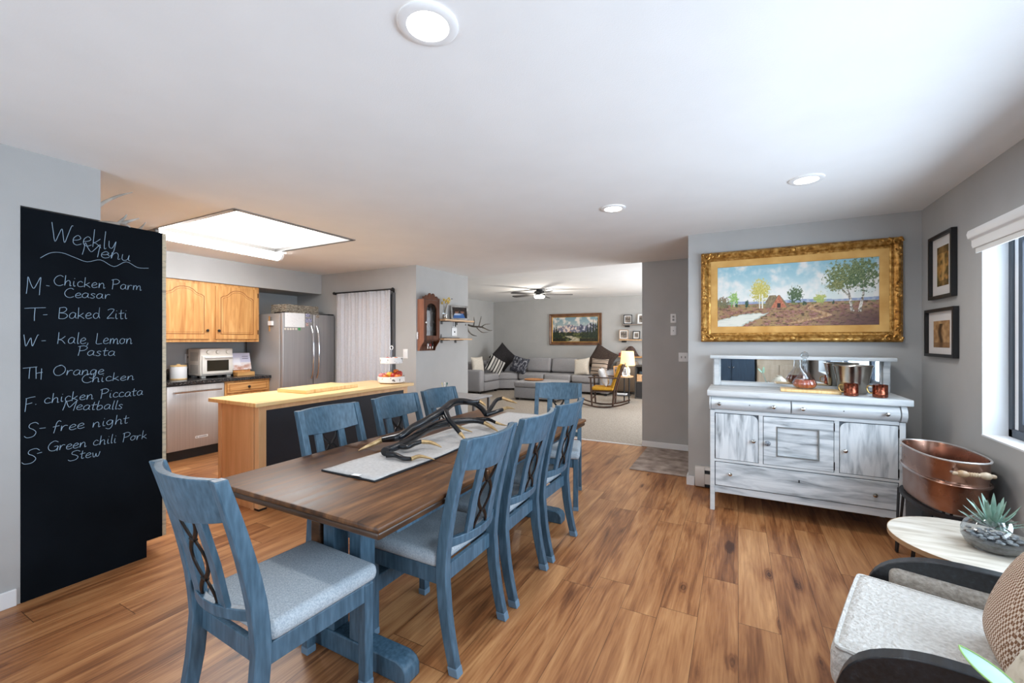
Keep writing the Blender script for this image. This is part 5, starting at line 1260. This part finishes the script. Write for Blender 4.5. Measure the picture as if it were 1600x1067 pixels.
# side table, lamp, frames
sx_, sy_ = -2.325, 9.70
t = thing('lamp_table', 'round-topped side table with thin black legs beside the rocking chair', 'side table', (sx_, sy_, .004))
MB().lathe([(.001,.575),(.245,.575),(.248,.585),(.245,.598),(.001,.598)], n=32).build('tabletop', PINE, t)
for k in range(3):
    a = R_(210+120*k); MB().cyl((.20*math.cos(a),.20*math.sin(a),0), (.21*math.cos(a),.21*math.sin(a),.574), .014).build('leg', BLACK, t)
MB().lathe([(.001,.16),(.20,.16),(.20,.172),(.001,.172)], n=28).build('lower_shelf', BLACK, t)
o = MB().box(-.12,.12,-.09,.09,0,.02).build('magazine', PAPER, smooth=False); o.location = (sx_-.02, sy_, .1775); tag(o, 'white magazine lying on the lower shelf of the lamp table', 'magazine')
t = thing('table_lamp', 'small table lamp with a glowing cream shade', 'lamp', (sx_+.10, sy_+.10, .603))
MB().lathe([(.001,0),(.06,0),(.065,.012),(.045,.03),(.06,.09),(.055,.15),(.02,.20),(.014,.22),(.001,.22)], n=24).build('lamp_base', plain('pale_lamp_base', (206,206,196), .3), t)
SHADE = emit('lamp_shade_glow', (255,224,172), .62)
MB().lathe([(.165,.235),(.135,.555)], n=32).lathe([(.135,.555),(.165,.235)], n=32).build('lamp_shade', SHADE, t)
MB().cyl((0,0,.221),(0,0,.40), .008).build('lamp_stem', BRASS, t)
point('table_lamp_bulb', (sx_+.10, sy_+.10, .603+.62), 6, (1,.80,.52), .06)
point('table_lamp_bulb', (sx_+.10, sy_+.10, .603+.30), 1.2, (1,.80,.52), .03)
def dim(u, v): return mixc((70,62,58), (150,140,130), .5+1.1*nz(u, v, 3, 95))
photo_frame('pine photo frame leaning on the lamp table, left of the other frame', (sx_-.11, sy_-.0, .603), R_(30), .16, .22, .022, OAK, dim, lean=14)
photo_frame('pale photo frame on the lamp table, directly below the lamp shade', (sx_+.09, sy_-.13, .603), R_(48), .13, .20, .02, PAPER, dim, lean=14)
# cubby with crate
t = thing('cube_shelf', 'dark grey cube shelf in the far right corner behind the lamp', 'shelf unit', (-1.78, 10.62, .004))
DG = plain('dark_grey_board', (70,68,66), .5)
m = MB()
for x in (-.42, -.02, .38): m.box(x, x+.03, -.19, .19, 0, .80)
for z in (0, .385, .77): m.box(-.39, -.02, -.19, .19, z, z+.03); m.box(.01, .38, -.19, .19, z, z+.03)
m.box(-.42, .41, .175, .19, 0, .80)
m.build('carcass', DG, t, smooth=False)
b = MB().box(-.385, -.025, -.18, .17, .035, .38).build('drawer', plain('charcoal_fabric_bin', (48,46,46), .9), t, smooth=False)
MB().box(-.24, -.17, -.184, -.1805, .29, .315).build('handle', GREYP, b, smooth=False)
t = thing('wooden_crate', 'open pine crate in the upper cube of the dark grey shelf', 'crate', (-1.985, 10.61, .4205))
m = MB(); m.box(-.165, .165, -.17, -.155, 0, .17).box(-.165, .165, .135, .15, 0, .17).box(-.165, -.15, -.155, .135, 0, .17).box(.15, .165, -.155, .135, 0, .17).box(-.15, .15, -.155, .135, 0, .012)
m.build('crate_body', PINE, t, smooth=False); MB().box(-.05, .05, -.1715, -.1705, .10, .13).build('hand_slot', BLACK, t, smooth=False)
for k, (x, c) in enumerate(((-.10,(70,86,96)),(.0,(120,128,134)),(.092,(50,60,70)))):
    o = MB().ball((0,0,0), .055, .055, .052, 12).build('yarn_ball', plain('yarn_%d' % k, c, .9)); o.location = (-1.985+x, 10.58, .4205+.19)
    tag(o, ('slate blue', 'pale grey', 'dark blue')[k]+' ball of yarn heaped in the pine crate', 'yarn')
# floating shelves with frames on the far wall
WY = 11.498
def far_shelf(label, z, x0, wood):
    t = thing('floating_shelf', label, 'shelf', (0, WY, z), 0, 'floating shelves on the far wall')
    MB().box(x0, -1.6, -.17, -.001, 0, .03).build('board', wood, t, smooth=False)
    MB().box(x0+.06, x0+.16, -.12, -.001, -.05, -.0005).build('bracket', BLACK, t, smooth=False)
fx1, fx2, fx3 = XonY(972.5, 11.35), XonY(967.5, 11.35), XonY(966.5, 11.35)
zs1, zs2, zs3 = ZonY(985, 508, 11.35), ZonY(985, 532, 11.35), ZonY(985, 558.5, 11.35)
far_shelf('topmost of the three floating shelves on the far wall', zs1, fx1, noisy('grey_shelf', [(110,100,94),(140,130,122)], 4, (1,8,8), .5))
far_shelf('middle pale floating shelf on the far wall', zs2, fx2, PINE)
far_shelf('lowest floating shelf on the far wall, partly behind the lamp', zs3, fx3, OAK)
FB = BLACK
def pf(label, u, zz, W, Hh, mt, rz, mw=.02, fw=.02): photo_frame(label, (XonY(u, 11.40), 11.40, zz+.0305), rz, W, Hh, fw, mt, dim, 'frames on the far wall', lean=8, mw=mw)
pf('black photo frame standing on the topmost far shelf', 981, zs1, .22, .25, FB, R_(8))
pf('white photo frame on the topmost far shelf, cut off by the hall wall', 1002, zs1, .20, .26, PAPER, R_(-6))
pf('tan photo frame with white mat on the middle far shelf', 974.5, zs2, .24, .26, noisy('tan_frame', [(150,126,104),(186,160,136)], 14, rough=.5), R_(10))
pf('black photo frame with white mat on the middle far shelf', 994, zs2, .20, .22, FB, R_(-12), .03)
t = thing('felt_hat', 'dark brown rounded hat resting on the lowest far shelf above the lamp', 'hat', (XonY(985.5, 11.38), 11.385, zs3+.0305))
FELT = noisy('brown_felt', [(58,42,36),(92,70,62)], 12, rough=.8, bump=.4)
MB().lathe([(.001,0),(.22,0),(.23,.015),(.20,.03),(.16,.10),(.11,.20),(.05,.26),(.001,.272)], n=28, sy=.42).build('crown', FELT, t)
MB().lathe([(.2005,.03),(.205,.036),(.193,.05),(.188,.05)], n=28, sy=.42).build('hat_band', BLACK, t)
o = MB().lathe([(.001,0),(.035,0),(.035,.09),(.001,.092)], n=14).build('candle', plain('red_candle', (140,50,40), .5)); o.location = (XonY(969, 11.39), 11.39, zs3+.0305); tag(o, 'small red candle at the left end of the lowest far shelf', 'candle')
# ------------------------------------------------------------------ sideboard
SX0, SX1, SY0, SY1, SH = -.205, 1.035, 3.905, 4.405, .998
t = thing('sideboard', 'whitewashed antique sideboard with a mirrored back', 'sideboard', (0,0,0))
MB().rbox(SX0-.022, SX1+.035, SY0-.032, SY1+.01, SH-.046, SH, .006, 2).build('top', WASHWHITE, t)
sx = lambda u: XonY(u, SY0)
sz_ = lambda u, v: ZonY(u, v, SY0)
lw = .034
for x in (SX0, SX1-lw):
    for y in (SY0, SY1-lw): MB().box(x, x+lw, y, y+lw, 0, .833 if y == SY0 else SH-.047).build('leg', WASHWHITE, t, smooth=False, bevel=.003)
MB().box(SX0+lw, SX1-lw, SY0+.012, SY0+.030, .150, .205).build('bottom_rail', WASHWHITE, t, smooth=False, bevel=.003)
c = MB(); c.box(SX0+.004, SX0+.02, SY0+lw, SY1-lw, .15, SH-.047).box(SX1-.02, SX1-.004, SY0+lw, SY1-lw, .15, SH-.047).box(SX0+.02, SX1-.02, SY1-.03, SY1-.012, .15, SH-.047).box(SX0+.02, SX1-.02, SY0+.035, SY1-.03, .206, .22)
c.build('carcass', WASHGREY, t, smooth=False)
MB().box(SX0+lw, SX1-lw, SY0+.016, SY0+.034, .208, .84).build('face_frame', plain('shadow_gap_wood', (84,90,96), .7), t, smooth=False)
ff = MB()
xd1, xd2 = .168, .640   # stiles between the doors
for x0, x1 in ((xd1-.022, xd1+.008), (xd2-.008, xd2+.022)): ff.box(x0, x1, SY0+.006, SY0+.0158, .425, .812)
ff.box(SX0+lw, SX1-lw, SY0+.004, SY0+.0158, .812, .836).box(SX0+lw, SX1-lw, SY0+.006, SY0+.0158, .408, .428)
ff.build('stile', WASHWHITE, t, smooth=False, bevel=.002)
# convex drawer band
def band(x0, x1, name):
    pr = [(SY0+.012,.842),(SY0-.004,.846)]+[(SY0-.004-.024*math.sin(PI*i/10), .846+.092*i/10) for i in range(1,10)]+[(SY0-.004,.938),(SY0+.012,.942)]
    return MB().prism([(y, z) for y, z in pr], x0, x1, 'x').build(name, WASHWHITE, t, ang=50)
def knob_c(par, x, y, z, r=.015, m=None):
    MB().lathe([(.006,0),(.006,.010),(r*.7,.014),(r,.021),(r*.9,.028),(.001,.031)], n=14, mx=TR(x, y, z)@RX(PI/2)).build('knob', m or SILVER, par)
xm = .362
MB().box(SX0+.004, SX1-.004, SY0+.012, SY0+.03, .838, SH-.047).build('drawer_rail', WASHWHITE, t, smooth=False)
for x0, x1, kx in ((SX0+.010, xm-.004, (-.135, .245)), (xm+.004, SX1-.034, (.435, .925))):
    d = band(x0, x1, 'drawer')
    for k in kx: knob_c(d, k, SY0-.027, .892)
    MB().cyl(((x0+x1)/2, SY0-.0285, .893), ((x0+x1)/2, SY0-.020, .893), .004, n=8).build('keyhole', BLACK, d)
pr = [(SY0+.012,.834),(SY0-.008,.838)]+[(SY0-.008-.026*math.sin(PI*i/10), .840+.104*i/10) for i in range(1,10)]+[(SY0-.008,.948),(SY0+.012,.951)]
MB().prism(pr, SX1-.028, SX1+.004, 'x').build('scroll_end', WASHWHITE, t, ang=50)
MB().prism(pr, SX0-.004, SX0+.006, 'x').build('scroll_end', WASHWHITE, t, ang=50)
# doors
def rdoor(x0, x1, z0, z1, corner):
    r = .05; P = [(x0,z0),(x1,z0)]
    if corner > 0: P += [(x1,z1-r)]+[(x1-r+r*math.cos(a), z1-r+r*math.sin(a)) for a in [PI/2*i/6 for i in range(1,6)]]+[(x1-r,z1),(x0,z1)]
    else: P += [(x1,z1),(x0+r,z1)]+[(x0+r-r*math.sin(a), z1-r+r*math.cos(a)) for a in [PI/2*i/6 for i in range(1,6)]]+[(x0,z1-r)]
    return MB().prism(P, SY0+.005, SY0+.0155, 'y').build('door', WASHGREY, t, smooth=False, bevel=.002)
d = rdoor(SX0+lw+.006, xd1-.026, .432, .806, 1); knob_c(d, xd1-.058, SY0+.005, .605)
for z in (.475, .755): MB().box(SX0+lw+.001, SX0+lw+.006, SY0+.001, SY0+.014, z-.03, z+.03).build('hinge', IRON, d, smooth=False)
d = rdoor(xd2+.026, SX1-lw-.006, .432, .806, -1); knob_c(d, xd2+.055, SY0+.005, .600)
for z in (.475, .755): MB().box(SX1-lw-.006, SX1-lw-.001, SY0+.001, SY0+.014, z-.03, z+.03).build('hinge', IRON, d, smooth=False)
x0, x1 = xd1+.012, xd2-.012
m = MB(); m.box(x0, x1, SY0+.003, SY0+.0155, .432, .505).box(x0, x1, SY0+.003, SY0+.0155, .732, .806).box(x0, x0+.09, SY0+.003, SY0+.0155, .505, .732).box(x1-.09, x1, SY0+.003, SY0+.0155, .505, .732)
d = m.build('door', WASHGREYH, t, smooth=False)
MB().box(x0+.09, x1-.09, SY0+.011, SY0+.0155, .505, .732).build('sunk_panel', WASHGREYH, d, smooth=False)
m = MB(); 
for q in ((x0+.086,x1-.086,.501,.509),(x0+.086,x1-.086,.728,.736),(x0+.086,x0+.094,.509,.728),(x1-.094,x1-.086,.509,.728)): m.box(q[0], q[1], SY0-.001, SY0+.0115, q[2], q[3])
m.build('panel_moulding', plain('dark_moulding', (110,112,110), .6), d, smooth=False)
knob_c(d, x0+.026, SY0+.003, .600, .021, noisy('antique_pewter', [(70,76,84),(176,182,190)], 90, rough=.35, metal=.7))
for z in (.475, .765): MB().box(x1+.001, x1+.007, SY0+.001, SY0+.014, z-.03, z+.03).build('hinge', IRON, d, smooth=False)
d = MB().box(SX0+lw+.006, SX1-lw-.006, SY0+.004, SY0+.0155, .212, .402).build('drawer', WASHGREYH, t, smooth=False, bevel=.002)
knob_c(d, -.055, SY0+.004, .318); knob_c(d, .865, SY0+.004, .305)
MB().box(.41, .418, SY0+.002, SY0+.0045, .318, .338).build('keyhole', BLACK, d, smooth=False)
# mirror back
bm_ = MB(); by0, by1 = 4.365, 4.412
bm_.box(SX0, SX0+.065, by0, by1, SH+.001, 1.245).box(SX1-.035, SX1+.03, by0, by1, SH+.001, 1.245).box(SX0+.065, SX1-.035, by0+.01, by1, SH+.001, 1.03)
bb = bm_.build('mirror_frame', WASHWHITE, t, smooth=False, bevel=.003)
MB().rbox(SX0-.02, SX1+.05, by0-.085, by1+.01, 1.245, 1.275, .004, 2).build('top_shelf', WASHWHITE, bb)
MB().box(SX0+.066, SX1-.036, by0+.012, by0+.016, 1.031, 1.2445).build('mirror_glass', MIRROR, bb, smooth=False)
for x0 in (SX0+.012, SX1-.022):
    pr = [(by0-.001,SH+.002),(by0-.022,SH+.002),(by0-.020,1.06),(by0-.032,1.10),(by0-.036,1.15),(by0-.024,1.19),(by0-.05,1.225),(by0-.05,1.244),(by0-.001,1.244)]
    MB().prism(pr, x0, x0+.04, 'x').build('bracket', WASHWHITE, bb, ang=50)
ST = SH+.0012
# serving board, decanter, bucket, mugs
o = MB().rbox(-.195, .195, -.10, .10, 0, .022, .005, 2).build('serving_board', BUTCHER); o.location = (.503, 4.115, ST); o.rotation_euler = (0,0,R_(-3)); tag(o, 'pale wooden serving board on the sideboard under the decanter', 'serving board')
t = thing('decanter', 'fluted glass decanter of amber liquor with round stopper on the sideboard', 'decanter', (.475, 4.13, ST+.0235))
def fluted(prof, n=40, k=14, amt=.05):
    rings = []
    for r, z in prof: rings.append([Vector((r*(1+amt*math.cos(k*2*PI*j/n))*math.cos(2*PI*j/n), r*(1+amt*math.cos(k*2*PI*j/n))*math.sin(2*PI*j/n), z)) for j in range(n)])
    return rings
m = MB(); m.loft(fluted([(.001,.0),(.050,.0),(.066,.010),(.080,.032),(.080,.045),(.060,.085),(.036,.120),(.024,.145),(.022,.20),(.026,.225),(.030,.232)], 56), caps=False)
m.build('bottle', BOWLG, t, ang=60)
m = MB(); m.loft(fluted([(.001,.004),(.047,.004),(.062,.013),(.076,.032),(.075,.046),(.062,.074),(.001,.0745)], 56), caps=False)
m.build('liquor', noisy('amber_liquor', [(150,44,10),(196,84,30)], 30, rough=.08, spec=.8), t, ang=60)
MB().cyl((0,0,.215), (0,0,.24), .014).build('stopper_neck', BOWLG, t)
m = MB(); m.ball((0,0,.268), .030, .030, .030, 12); m.build('stopper', BOWLG, t, ang=10)
t = thing('ice_bucket', 'hammered silver ice bucket on the sideboard in front of the mirror', 'ice bucket', (.79, 4.17, ST+.001))
MB().lathe([(.001,.0),(.082,.0),(.088,.006),(.104,.10),(.122,.208),(.128,.214),(.124,.218),(.117,.21),(.100,.10),(.084,.012),(.001,.010)], n=40).build('pail', SILVER, t)
MB().tube([(.126*math.cos(a), .126*math.sin(a), .213) for a in [2*PI*i/32 for i in range(32)]], .004, 6, closed=True).build('rim', SILVER, t)
def mug(x, y, rz, label):
    t = thing('copper_mug', label, 'mug', (x, y, ST), rz, 'copper mugs on the sideboard')
    MB().lathe([(.001,.002),(.040,.002),(.044,.006),(.044,.020),(.0455,.022),(.044,.024),(.044,.088),(.046,.092),(.042,.092),(.041,.03),(.041,.010),(.001,.008)], n=32).build('cup', COPPERM, t)
    MB().tube(smoothpath([(.043,0,.078),(.064,0,.080),(.074,0,.062),(.066,0,.038),(.055,0,.028),(.043,0,.030)], 4), [.005]*21, 8, squash=.8).build('handle', BRASS, t)
    return t
mug(.742, 3.965, R_(175), 'copper mug with brass handle, the left one in front of the ice bucket')
mug(.905, 3.945, R_(170), 'copper mug with brass handle, nearest the right end of the sideboard')

# ------------------------------------------------------------------ copper boiler on its stand
BCX, BCY, BA = 1.080, 3.455, math.radians(94)
t = thing('copper_boiler', 'oval antique copper wash boiler with turned wooden handles', 'wash boiler', (BCX, BCY, .452), BA)
def oval(r, n=44, a=.295, b_=.150, p=2.6):
    out = []
    for j in range(n):
        q = 2*PI*j/n; c_, s_ = math.cos(q), math.sin(q)
        out.append((math.copysign(abs(c_)**(2/p), c_)*a*r, math.copysign(abs(s_)**(2/p), s_)*b_*(1+(r-1)*1.6)))
    return out
def oloft(prof): return [[Vector((x, y, z)) for x, y in oval(r)] for r, z in prof]
m = MB(); m.loft(oloft([(.05,.006),(.90,.003),(.955,.008),(.965,.03),(.972,.150),(.99,.158),(.997,.166),(.99,.174),(.978,.18),(.985,.19),(.985,.285),(1.0,.292),(1.0,.300),(.988,.302),(.975,.292),(.965,.18),(.955,.03),(.90,.012),(.05,.012)]), caps=True)
m.build('tub', COPPER, t, ang=50)
m = MB(); m.tube([(x, y, .300) for x, y in oval(1.0)], .0055, 8, closed=True); m.build('rolled_rim', STEEL, t)
m = MB(); m.tube([(x, y, .167) for x, y in oval(.998)], .0085, 8, closed=True); m.build('bead', noisy('worn_copper_bead', [(150,104,80),(190,180,176)], 4, rough=.25, metal=1), t)
for s in (-1, 1):
    for y in (-.075, .075): MB().tube([(s*.288, y, .245), (s*.320, y, .247)], .007, 8).ball((s*.323, y, .247), .011, .011, .011, 8).build('handle_bracket', STEEL, t)
    pr = [(.007,-.085),(.010,-.080),(.010,-.068),(.016,-.062),(.020,-.048),(.016,-.030),(.010,-.022),(.013,-.018),(.010,-.014),(.013,-.008),(.010,-.003),(.013,.003),(.010,.008),(.013,.014),(.010,.018),(.010,.022),(.016,.030),(.020,.048),(.016,.062),(.010,.068),(.010,.080),(.007,.085)]
    MB().lathe(pr, n=16, mx=TR(s*.327, 0, .247)@RX(PI/2), caps=True).build('handle', noisy('turned_handle_wood', [(150,118,84),(206,190,166)], 8, rough=.45), t)
for y in (.151*.985,):
    for z in (.225, .26): MB().ball((.16, -y, z), .007, .004, .007, 8).build('rivet', STEELD, t)
t = thing('boiler_stand', 'black metal stand with hairpin legs under the copper boiler', 'stand', (BCX, BCY, 0), BA)
m = MB(); m.loft([[Vector((x, y, z)) for x, y in oval(r)] for r, z in ((1.03,.425),(1.03,.449),(.93,.449),(.93,.425),(1.03,.425))], caps=False)
m.build('ring', BLACK, t, ang=40)
for sx_ in (-1, 1):
    for sy_ in (-1, 1):
        bx, by_ = sx_*.235, sy_*.118
        MB().tube([(bx-sx_*.055, by_, .425), (bx+sx_*.01, by_+sy_*.012, .008), (bx+sx_*.022, by_+sy_*.012, .008), (bx+sx_*.05, by_-sy_*.01, .425)], .008, 8).build('hairpin_leg', BLACK, t)
MB().box(-.22, .22, -.008, .008, .17, .19).build('brace', BLACK, t, smooth=False)

# ------------------------------------------------------------------ round side table with terrarium
tx, ty = .945, 2.655
t = thing('round_side_table', 'round pale wood side table on thin black legs beside the armchair', 'side table', (tx, ty, 0))
MB().lathe([(.001,.475),(.298,.475),(.302,.478),(.302,.497),(.298,.500),(.001,.500)], n=56).build('tabletop', PALEOAK, t)
MB().lathe([(.3022,.4765),(.3028,.4765),(.3028,.4985),(.3022,.4985),(.3022,.4765)], n=56).build('edge_band', noisy('raw_ply_edge', [(150,116,84),(176,140,104)], 6, rough=.5), t)
for k in range(3):
    a = R_(165+120*k)
    ca, sa = math.cos(a), math.sin(a)
    MB().tube([(.20*ca-.03*sa,.20*sa+.03*ca,.474),(.24*ca,.24*sa,.008),(.20*ca+.03*sa,.20*sa-.03*ca,.474)], .007, 8).build('hairpin_leg', BLACK, t)
t = thing('terrarium', 'clear glass bowl of pebbles with a spiky succulent on the round side table', 'terrarium', (.985, 2.62, .5012))
MB().lathe([(.001,.001),(.066,.001),(.088,.016),(.102,.045),(.102,.075),(.090,.108),(.064,.132),(.056,.137)], n=40).build('bowl', BOWLG, t)
MB().lathe([(.001,.004),(.065,.004),(.086,.017),(.0995,.044),(.001,.052)], n=32).build('soil', noisy('dark_soil', [(40,40,42),(84,84,86)], 60, rough=.9, bump=.4), t)
peb = MB()
for k in range(60):
    a, r = random.uniform(0, 2*PI), .086*math.sqrt(random.random()); s = random.uniform(.006,.012)
    peb.ball((r*math.cos(a), r*math.sin(a), .052+random.uniform(0,.014)), s, s*.8, s*.6, 7)
peb.build('pebbles', noisy('river_pebbles', [(96,98,102),(206,206,204)], 35, rough=.4), t)['kind'] = 'stuff'
SUC = noisy('succulent_green', [(96,128,112),(150,176,160)], 14, rough=.55)
def leaf(par, base, direction, L, w_, bend, mt, name='leaf', th=.35, up=.0):
    b0 = Vector(base); d = Vector(direction).normalized(); side = d.cross(Vector((0,0,1))).normalized(); nrm = side.cross(d)
    rings = []
    for i in range(9):
        q = i/8; wi = w_*(math.sin(PI*min(1, .18+q*.82))**.8)+.0006; p = b0+d*L*q+nrm*bend*L*q*q
        ti = wi*th
        rings.append([p-side*wi, p-nrm*ti, p+side*wi, p+nrm*ti*.4])
    m = MB(); m.loft(rings, caps=True); return m.build(name, mt, par, ang=70)
for k in range(26):
    a = 2.4*k; e_ = .25+1.15*(k/26)
    L = random.uniform(.09,.125)
    leaf(t, (.012*math.cos(a)-.005, .012*math.sin(a), .090+.035*k/26), (math.cos(a)*math.cos(e_), math.sin(a)*math.cos(e_), math.sin(e_)), L, .0085, random.choice((-.12,.05,.14)), SUC, 'leaf', .5)

# ------------------------------------------------------------------ armchair (local +y is the way the sitter faces)
AX, AY, AR = .715, 1.84, math.radians(73)
t = thing('armchair', 'low armchair in cream boucle with curved black wooden arms', 'armchair', (AX, AY, 0), AR)
MB().rbox(-.305, .305, -.36, .392, .285, .455, .055, 5).build('seat_cushion', BOUCLE, t)
pp = [(-.290,-.15,.441),(-.290,.32,.441),(-.277,.362,.441),(-.235,.377,.441),(.235,.377,.441),(.277,.362,.441),(.290,.32,.441),(.290,-.15,.441)]
MB().tube(smoothpath(pp, 4), .007, 6).build('seat_piping', BOUCLE, t)
MB().rbox(-.30, .30, -.36, .36, .18, .284, .03, 3).build('seat_base', BOUCLED, t)
MB().rbox(-.30, .30, -.07, .07, .04, .42, .06, 5, TR(0,-.255,.42)@RX(R_(14))).build('back_cushion', BOUCLE, t)
for s in (-1, 1):
    xo, xi = s*.385, s*.335
    x0, x1 = sorted((xo, xi))
    # bent arm frame: up from the floor at the front, over, and down at the back
    ctr = smoothpath([(.335,.0),(.34,.22),(.328,.36),(.285,.455),(.18,.512),(.04,.530),(-.14,.528),(-.31,.510),(-.375,.43),(-.395,.25),(-.40,0)], 4)
    L_, R2 = [], []
    for i, p in enumerate(ctr):
        a = Vector(ctr[max(i-1,0)]); b = Vector(ctr[min(i+1,len(ctr)-1)]); d = (b-a).normalized(); nn = Vector((d.y, -d.x)); hw = .036
        L_.append((p[0]+nn.x*hw, p[1]+nn.y*hw)); R2.append((p[0]-nn.x*hw, p[1]-nn.y*hw))
    MB().strip(L_, R2, x0, x1, 'x').build('arm_frame', EBONY, t, bevel=.004, ang=30)
    x0, x1 = sorted((s*.376, s*.310))
    MB().rbox(x0, x1, -.34, .285, .20, .496, .030, 4).build('arm_panel', BOUCLED, t)
PLW = checks('woven_straw_check', (128,92,68), (216,198,180), 150, (1,1,.6))
m = TR(.760, 1.765, .625)@RZ(AR+R_(6))@RX(R_(20))
o = MB().pillow(.36, .35, .17, None, 14, .30).build('cushion', PLW, ang=70)
o.matrix_world = m; tag(o, 'woven brown and cream checked cushion against the back of the armchair', 'cushion')

# ------------------------------------------------------------------ plant stand in the foreground
t = thing('plant_stand', 'small round dark stand at the near right holding the vase and cuttings', 'plant stand', (.49, .99, 0))
MB().lathe([(.001,.60),(.235,.60),(.24,.61),(.235,.622),(.001,.622)], n=40).build('tabletop', EBONY, t)
for k in range(3):
    a = R_(60+120*k); MB().cyl((.17*math.cos(a),.17*math.sin(a),.0),(.13*math.cos(a),.13*math.sin(a),.5995), .012).build('leg', BLACK, t)
t = thing('stoneware_vase', 'speckled beige round stoneware vase at the lower right corner', 'vase', (.552, 1.135, .6232))
MB().lathe([(.001,0),(.055,0),(.085,.03),(.105,.09),(.104,.14),(.085,.19),(.05,.222),(.036,.235),(.038,.25),(.030,.25),(.030,.23),(.001,.22)], n=40).build('vase_body', noisy('speckled_stoneware', [(120,108,92),(196,186,166),(206,198,180)], 26, rough=.7, lo=.28, hi=.5), t)
t = thing('plant_cutting', 'pale variegated leaf cuttings in a glass jar beside the stoneware vase', 'plant', (.42, .82, .6232))
MB().lathe([(.001,.001),(.032,.001),(.036,.006),(.036,.11),(.030,.125),(.031,.135)], n=24).build('jar', BOWLG, t)
LEAFM = noisy('variegated_leaf', [(140,176,160),(176,200,192)], 9, (1,1,1), .4, lo=.3, hi=.6, Subsurface_Weight=0)
def inview(u, v, dep):
    a = (u-800)/FPX; s_, c_ = math.sin(YAW), math.cos(YAW)
    return Vector(((-s_+a*c_)*dep, (c_+a*s_)*dep, CAM_H+(HORIZON-v)*dep/FPX))
J0 = Vector((.42, .82, .6232))
for (B, T, wd) in ((inview(1590,1088,.61), inview(1500,1004,.70), .017), (inview(1610,1120,.59), inview(1655,1040,.55), .016), (inview(1600,1140,.57), inview(1560,1095,.53), .015)):
    B = B-J0; T = T-J0; d = T-B
    MB().tube(smoothpath([(0,0,.02), tuple(Vector((B.x*.3,B.y*.3,.12))), tuple(B)], 5), .003, 6).build('stem', SUC, t)
    lf = leaf(t, B, d, d.length, wd, -.06, LEAFM, 'leaf', .12)
    dn = d.normalized(); side = dn.cross(Vector((0,0,1))).normalized(); nr = side.cross(dn)
    m = MB()
    for sg in (-1, 1): m.tube([tuple(B+dn*d.length*q+nr*(-.06)*d.length*q*q+side*sg*(wd*(math.sin(PI*min(1,.18+q*.82))**.8)+.0006)) for q in [i/12 for i in range(13)]], .0014, 5)
    m.build('leaf_margin', plain('leaf_margin_green', (150,190,110), .5) if 'leaf_margin_green' not in MATS else MATS['leaf_margin_green'], lf)

# furniture behind the camera that the sideboard mirror shows
SLATE = noisy('slate_blue_paint', [(48,66,84),(60,80,98)], 4, (8,8,1), .5)
t = thing('slate_cabinet', 'slate blue cabinet seen only as a reflection in the left of the sideboard mirror', 'cabinet', (-.12, -1.36, 0))
MB().box(-.42, .42, -.20, .20, .06, 1.50).build('carcass', SLATE, t, smooth=False, bevel=.006)
MB().rbox(-.45, .45, -.22, .23, 1.501, 1.53, .005, 2).build('top', EBONY, t)
for x0, x1 in ((-.40,-.005), (.005,.40)):
    d = MB().box(x0, x1, .201, .222, .10, 1.46).build('door', SLATE, t, smooth=False, bevel=.004)
    MB().ball((x0+.36 if x0 < 0 else x0+.035, .235, .85), .014).build('knob', SILVER, d)
for x in (-.38,.38):
    for y in (-.16,.16): MB().box(x-.03, x+.03, y-.03, y+.03, 0, .0595).build('foot', SLATE, t, smooth=False)
CREAM = noisy('cream_panel_paint', [(196,176,150),(214,196,172)], 3, (6,6,1), .5)
t = thing('cream_cupboard', 'cream panelled cupboard seen only as a reflection in the middle of the sideboard mirror', 'cupboard', (.72, -1.36, 0))
MB().box(-.38, .38, -.20, .20, .0, 1.95).build('carcass', CREAM, t, smooth=False, bevel=.006)
for z0, z1 in ((.08,.92), (1.02,1.88)):
    for x0, x1 in ((-.36,-.005), (.005,.36)):
        d = MB().box(x0, x1, .201, .220, z0, z1).build('door', CREAM, t, smooth=False, bevel=.004)
        MB().box(x0+.06, x1-.06, .219, .226, z0+.08, z1-.08).build('raised_panel', CREAM, d, smooth=False, bevel=.006)
        MB().ball((x0+.33 if x0 < 0 else x0+.025, .234, (z0+z1)/2), .012).build('knob', IRON, d)
